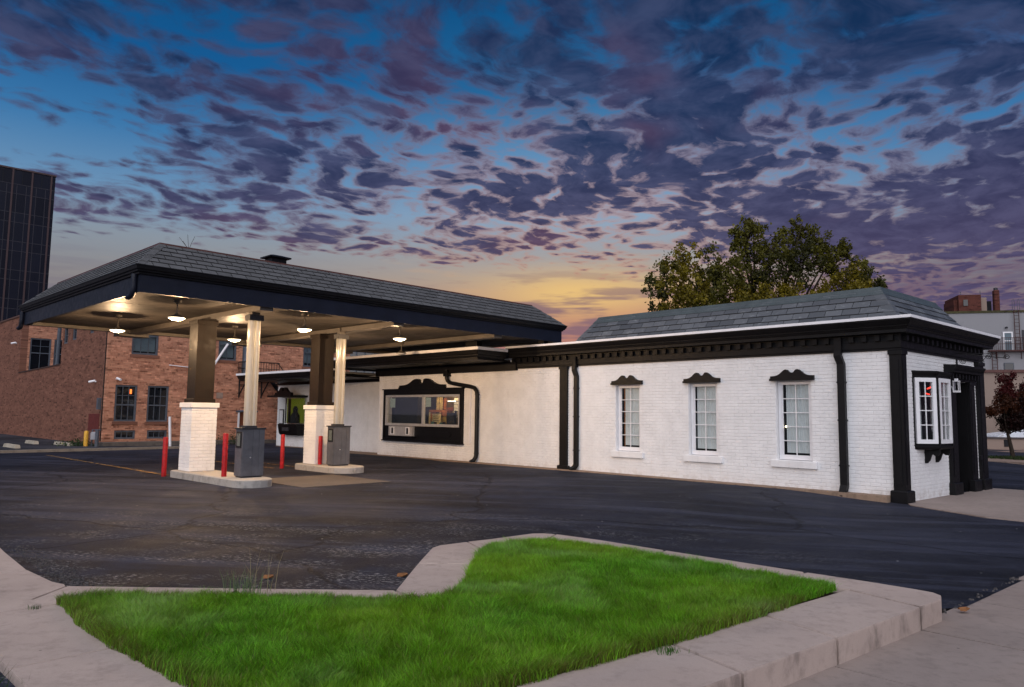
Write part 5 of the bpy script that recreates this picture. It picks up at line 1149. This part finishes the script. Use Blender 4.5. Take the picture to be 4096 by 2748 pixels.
for (a0, a1, z0, z1) in ((3.57, 3.87, 5.95, 8.46), (2.24, 2.55, 4.70, 5.84)):
    l_ = part('ladder', MB().box(GF, a0, a0 + .035, -.15, -.115, z0, z1).box(GF, a1 - .035, a1, -.15, -.115, z0, z1), rust_m, gb)
    for k in range(int((z1 - z0) / .225)): part('rung', MB().box(GF, a0 + .035, a1 - .035, -.143, -.12, z0 + .12 + k * .225, z0 + .145 + k * .225), rust_m, l_)
for a in (3.52, 3.80): part('ladder_hoop', MB().tube([GF(a, -.13, 8.4), GF(a, -.13, 9.05), GF(a + .06, -.13, 9.15), GF(a + .12, -.13, 9.05), GF(a + .12, -.13, 8.45)], .014, 6), fgrey, gb)
ph = part('penthouse', MB().box(GF, 2.43, 3.86, 6, 9, 8.4, 10.42).box(GF, 2.20, 2.425, 6.3, 8.5, 8.4, 10.12), brick_pent, gb); part('penthouse_window', MB().box(GF, 2.72, 3.0, 5.95, 5.998, 9.63, 10.07), glass_dark, ph)
part('penthouse_side', MB().box(GF, 3.865, 4.34, 6.4, 9, 8.4, 10.26), beige, ph); part('dark_panel', MB().box(GF, 4.345, 4.70, 6.6, 7, 8.6, 10.02), dark_room, ph); part('penthouse_rail', MB().tube([GF(4.35, 6.6, 10.4), GF(4.72, 6.6, 10.4)], .015, 5).tube([GF(4.35, 6.6, 10.25), GF(4.72, 6.6, 10.25)], .015, 5), fgrey, ph)
ch = part('chimney', MB().cbox(GF, 4.70, 5.04, 6, 6.4, 8.4, 10.72, .04), brick_pent, gb); part('chimney_pot', MB().lathe(GF(4.87, 6.2, 10.72), [(.13, 0), (.13, .16), (.10, .18)], 12), grey_dark, ch)
for a, h_ in ((2.7, 10.72), (3.95, 10.75)): part('roof_pipe', MB().tube([GF(a, 6.4, 10.3), GF(a, 6.4, h_)], .02, 5), fgrey, ph)
# low wall, pavement and verge across the side street
LWF = Fr((27, 41), -5, 85)
lw_ = thing('low_wall', 'low tan block wall in front of the parked white car', 'wall', LWF(0, 0, 0)); part('wall_body', MB().box(LWF, -7, 14, 0, .28, -.2, .54), beige, lw_); part('wall_cap', MB().box(LWF, -7, 14, -.05, .33, .542, .63), simple('wall_cap', (.07, .055, .055), .8), lw_); part('wall_plate', MB().box(LWF, .10, .33, -.03, -.001, .12, .50), dark_room, lw_)
struct('far_pavement', MB().box(LWF, -9, 16, -4.2, -.01, -.3, .0), concrete('far_conc', (.24, .16, .125), (.30, .21, .165)))
vg = [(17.5, 29.6), (18.1, 28.62), (18.85, 27.35), (20., 26.4), (24, 26.6), (26, 30), (23, 31.4), (19, 30.9)]
struct('verge', MB().prism(vg, -.3, .02), concrete('verge_conc', (.24, .165, .13), (.29, .21, .17)))
gg = MB(); c0 = np.mean(np.array(vg), 0); P_ = []
X = nr.uniform(18.4, 25, 9000); Y = nr.uniform(26.6, 31, 9000); ins_, _d = inpoly(X, Y, [(19.3, 30.0), (20.2, 28.6), (23.5, 27.2), (25, 30), (23, 30.9), (19.4, 30.5)]); X, Y = X[ins_], Y[ins_]; n = len(X)
o = bpy.data.objects.new('verge_grass', blades('verge_grass', X, Y, np.full(n, .02), nr.uniform(.06, .16, n), np.full(n, .03), nr.normal(0, .04, n), nr.normal(0, .04, n), np.array([.03, .05, .012])[None] * nr.uniform(.6, 1.4, n)[:, None], grass_m)); link(o); o['kind'] = 'stuff'; o['label'] = 'dark grass on the verge under the red tree'; o['category'] = 'grass'
# parked white car behind the low wall
CF = Fr(LWF(.45, 1.2)[:2], -5, 85)
car = thing('parked_car', 'white parked car behind the low tan wall, nose to the left', 'car', CF(2.2, .9, -.1)); carp = simple('white_car_paint', (.70, .72, .78), .25, .03, 3., .6)
bp = [(0, .25), (-.03, .5), (.03, .66), (.35, .80), (.9, .88), (1.25, .92), (4.5, .95), (4.55, .6), (4.5, .25)]
rings = []
for t_, g in ((0, .06), (.06, 0), (1.72, 0), (1.78, .06)): rings.append([CF(a + (g if a < 2 else -g), t_, z - (g if z > .5 else 0) * .6) for a, z in bp])
body = part('body', MB().loft(rings), carp, car)
cb = [(1.2, .91), (1.95, 1.34), (2.3, 1.42), (3.5, 1.42), (4.3, .94)]
cab = part('cabin', MB().loft([[CF(a, t_ , z) for a, z in cb] for t_ in (.16, 1.62)]), carp, car)
part('side_window', MB().loft([[CF(a, t_, z) for a, z in ((1.42, .95), (2.0, 1.28), (2.35, 1.36), (2.75, 1.36), (2.75, .95))] for t_ in (.145, .158)]), glass_dark, car)
part('side_window', MB().loft([[CF(a, t_, z) for a, z in ((2.83, .95), (2.83, 1.36), (3.45, 1.36), (4.05, .95))] for t_ in (.145, .158)]), glass_dark, car)
part('windscreen', MB().slab([CF(1.26, .22, .955), CF(1.26, 1.56, .955), CF(1.90, 1.50, 1.32), CF(1.90, .28, 1.32)], np.array([-.01, 0, .012])), simple('teal_glass', (.02, .06, .07), .05, 0, 3, .7), car)
for a in (.85, 3.6):
    for t_ in (.0, 1.6):
        w_ = part('wheel', MB().tube([CF(a, t_ - .02, .22), CF(a, t_ + .18, .22)], .32, 18), grey_dark, car); part('rim', MB().tube([CF(a, t_ - .035, .22), CF(a, t_ - .021, .22)], .2, 14), alu, w_)
part('headlight', MB().slab([CF(.0, -.005, .60), CF(.30, -.005, .70), CF(.30, -.005, .78), CF(.04, -.005, .66)], np.array([0, -.012, 0])), alu, car)

# ------------------------------------------------------------------ trees
def tree(name, label, base, trunk_h, trunk_r, clumps, nleaf, lsize, cols, lean=(0, 0), darkcol=None):
    k = thing(name, label, 'tree', (base[0], base[1], base[2])); B0 = np.array(base, float); fork = B0 + np.array([lean[0], lean[1], trunk_h])
    mb = MB(); mb.tube([B0, B0 + (fork - B0) * .5 + np.array([.02, .02, 0]), fork], [trunk_r * 1.2, trunk_r, trunk_r * .8], 10)
    Ps, Cs = [], []; tot = sum(c[3] ** 2 for c in clumps)
    for (cx, cy, cz, r, squash, ci) in clumps:
        C_ = B0 + np.array([cx, cy, cz]); midp = fork * .45 + C_ * .55 + np.array([rng.uniform(-.2, .2), rng.uniform(-.2, .2), rng.uniform(-.1, .3)])
        mb.tube([fork, midp, C_ + np.array([0, 0, r * .5])], [trunk_r * .45, trunk_r * .25, trunk_r * .06], 6)
        n = int(nleaf * r * r / tot); ns = max(6, int(n / 45))
        # twigs: leaves gather round short sprigs so that gaps stay open
        sc_ = nr.normal(size=(ns, 3)); sc_ /= np.linalg.norm(sc_, axis=1)[:, None]; sc_ *= (nr.rand(ns) ** .45)[:, None] * r; sc_[:, 2] *= squash
        sp_ = C_ + sc_
        for j in range(min(ns, 16)): mb.tube([C_ + sc_[j] * .2, sp_[j]], [trunk_r * .07, trunk_r * .02], 4)
        idx = nr.randint(0, ns, n); pt = sp_[idx] + nr.normal(size=(n, 3)) * np.array([.30, .30, .36])[None] * (.10 + r * .24)
        Ps.append(pt); base_c = np.array(cols[ci])[None]; tint = nr.uniform(.7, 1.3, ns)[idx]
        Cs.append(base_c * (tint * nr.uniform(.7, 1.35, n))[:, None])
    part('trunk', mb, bark_m, k)
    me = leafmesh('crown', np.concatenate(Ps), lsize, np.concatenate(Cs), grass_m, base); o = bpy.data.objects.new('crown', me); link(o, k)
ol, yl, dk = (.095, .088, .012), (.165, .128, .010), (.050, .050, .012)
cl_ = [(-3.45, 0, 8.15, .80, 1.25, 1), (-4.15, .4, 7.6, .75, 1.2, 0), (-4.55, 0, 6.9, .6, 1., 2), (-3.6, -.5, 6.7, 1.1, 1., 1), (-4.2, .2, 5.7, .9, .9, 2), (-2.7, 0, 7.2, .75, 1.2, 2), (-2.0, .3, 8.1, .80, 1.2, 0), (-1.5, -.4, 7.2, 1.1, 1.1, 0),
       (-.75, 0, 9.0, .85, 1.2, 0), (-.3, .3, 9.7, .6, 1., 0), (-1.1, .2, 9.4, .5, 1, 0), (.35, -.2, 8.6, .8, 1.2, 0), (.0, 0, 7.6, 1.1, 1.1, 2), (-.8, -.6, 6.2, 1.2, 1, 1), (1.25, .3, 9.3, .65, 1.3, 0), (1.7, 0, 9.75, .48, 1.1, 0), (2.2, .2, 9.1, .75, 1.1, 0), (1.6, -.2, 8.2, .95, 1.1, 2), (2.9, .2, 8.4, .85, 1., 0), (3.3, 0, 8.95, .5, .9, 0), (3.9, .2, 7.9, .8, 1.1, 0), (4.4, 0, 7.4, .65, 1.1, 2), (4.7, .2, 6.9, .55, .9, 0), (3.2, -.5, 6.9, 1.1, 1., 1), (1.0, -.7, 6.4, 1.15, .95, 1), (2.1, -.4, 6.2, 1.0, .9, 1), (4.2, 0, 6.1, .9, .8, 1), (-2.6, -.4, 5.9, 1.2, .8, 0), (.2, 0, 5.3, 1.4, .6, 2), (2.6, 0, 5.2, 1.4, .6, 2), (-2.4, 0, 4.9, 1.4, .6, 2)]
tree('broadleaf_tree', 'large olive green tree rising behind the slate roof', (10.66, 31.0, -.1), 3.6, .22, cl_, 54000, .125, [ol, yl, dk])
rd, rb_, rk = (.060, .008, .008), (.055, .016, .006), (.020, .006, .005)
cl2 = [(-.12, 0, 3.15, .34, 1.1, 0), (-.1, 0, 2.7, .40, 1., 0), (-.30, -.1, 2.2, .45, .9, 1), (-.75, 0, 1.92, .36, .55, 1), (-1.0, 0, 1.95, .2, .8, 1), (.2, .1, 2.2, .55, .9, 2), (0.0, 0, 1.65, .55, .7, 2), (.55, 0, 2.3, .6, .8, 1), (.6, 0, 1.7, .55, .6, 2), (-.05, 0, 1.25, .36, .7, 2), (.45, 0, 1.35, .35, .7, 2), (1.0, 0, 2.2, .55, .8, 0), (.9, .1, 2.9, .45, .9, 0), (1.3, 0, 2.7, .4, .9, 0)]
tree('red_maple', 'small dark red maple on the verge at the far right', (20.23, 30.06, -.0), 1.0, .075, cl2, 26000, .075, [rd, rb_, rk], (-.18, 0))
SC.cycles.use_adaptive_sampling = True; SC.cycles.adaptive_threshold = .02; SC.cycles.max_bounces = 6; SC.cycles.diffuse_bounces = 3; SC.cycles.glossy_bounces = 3; SC.cycles.transparent_max_bounces = 8
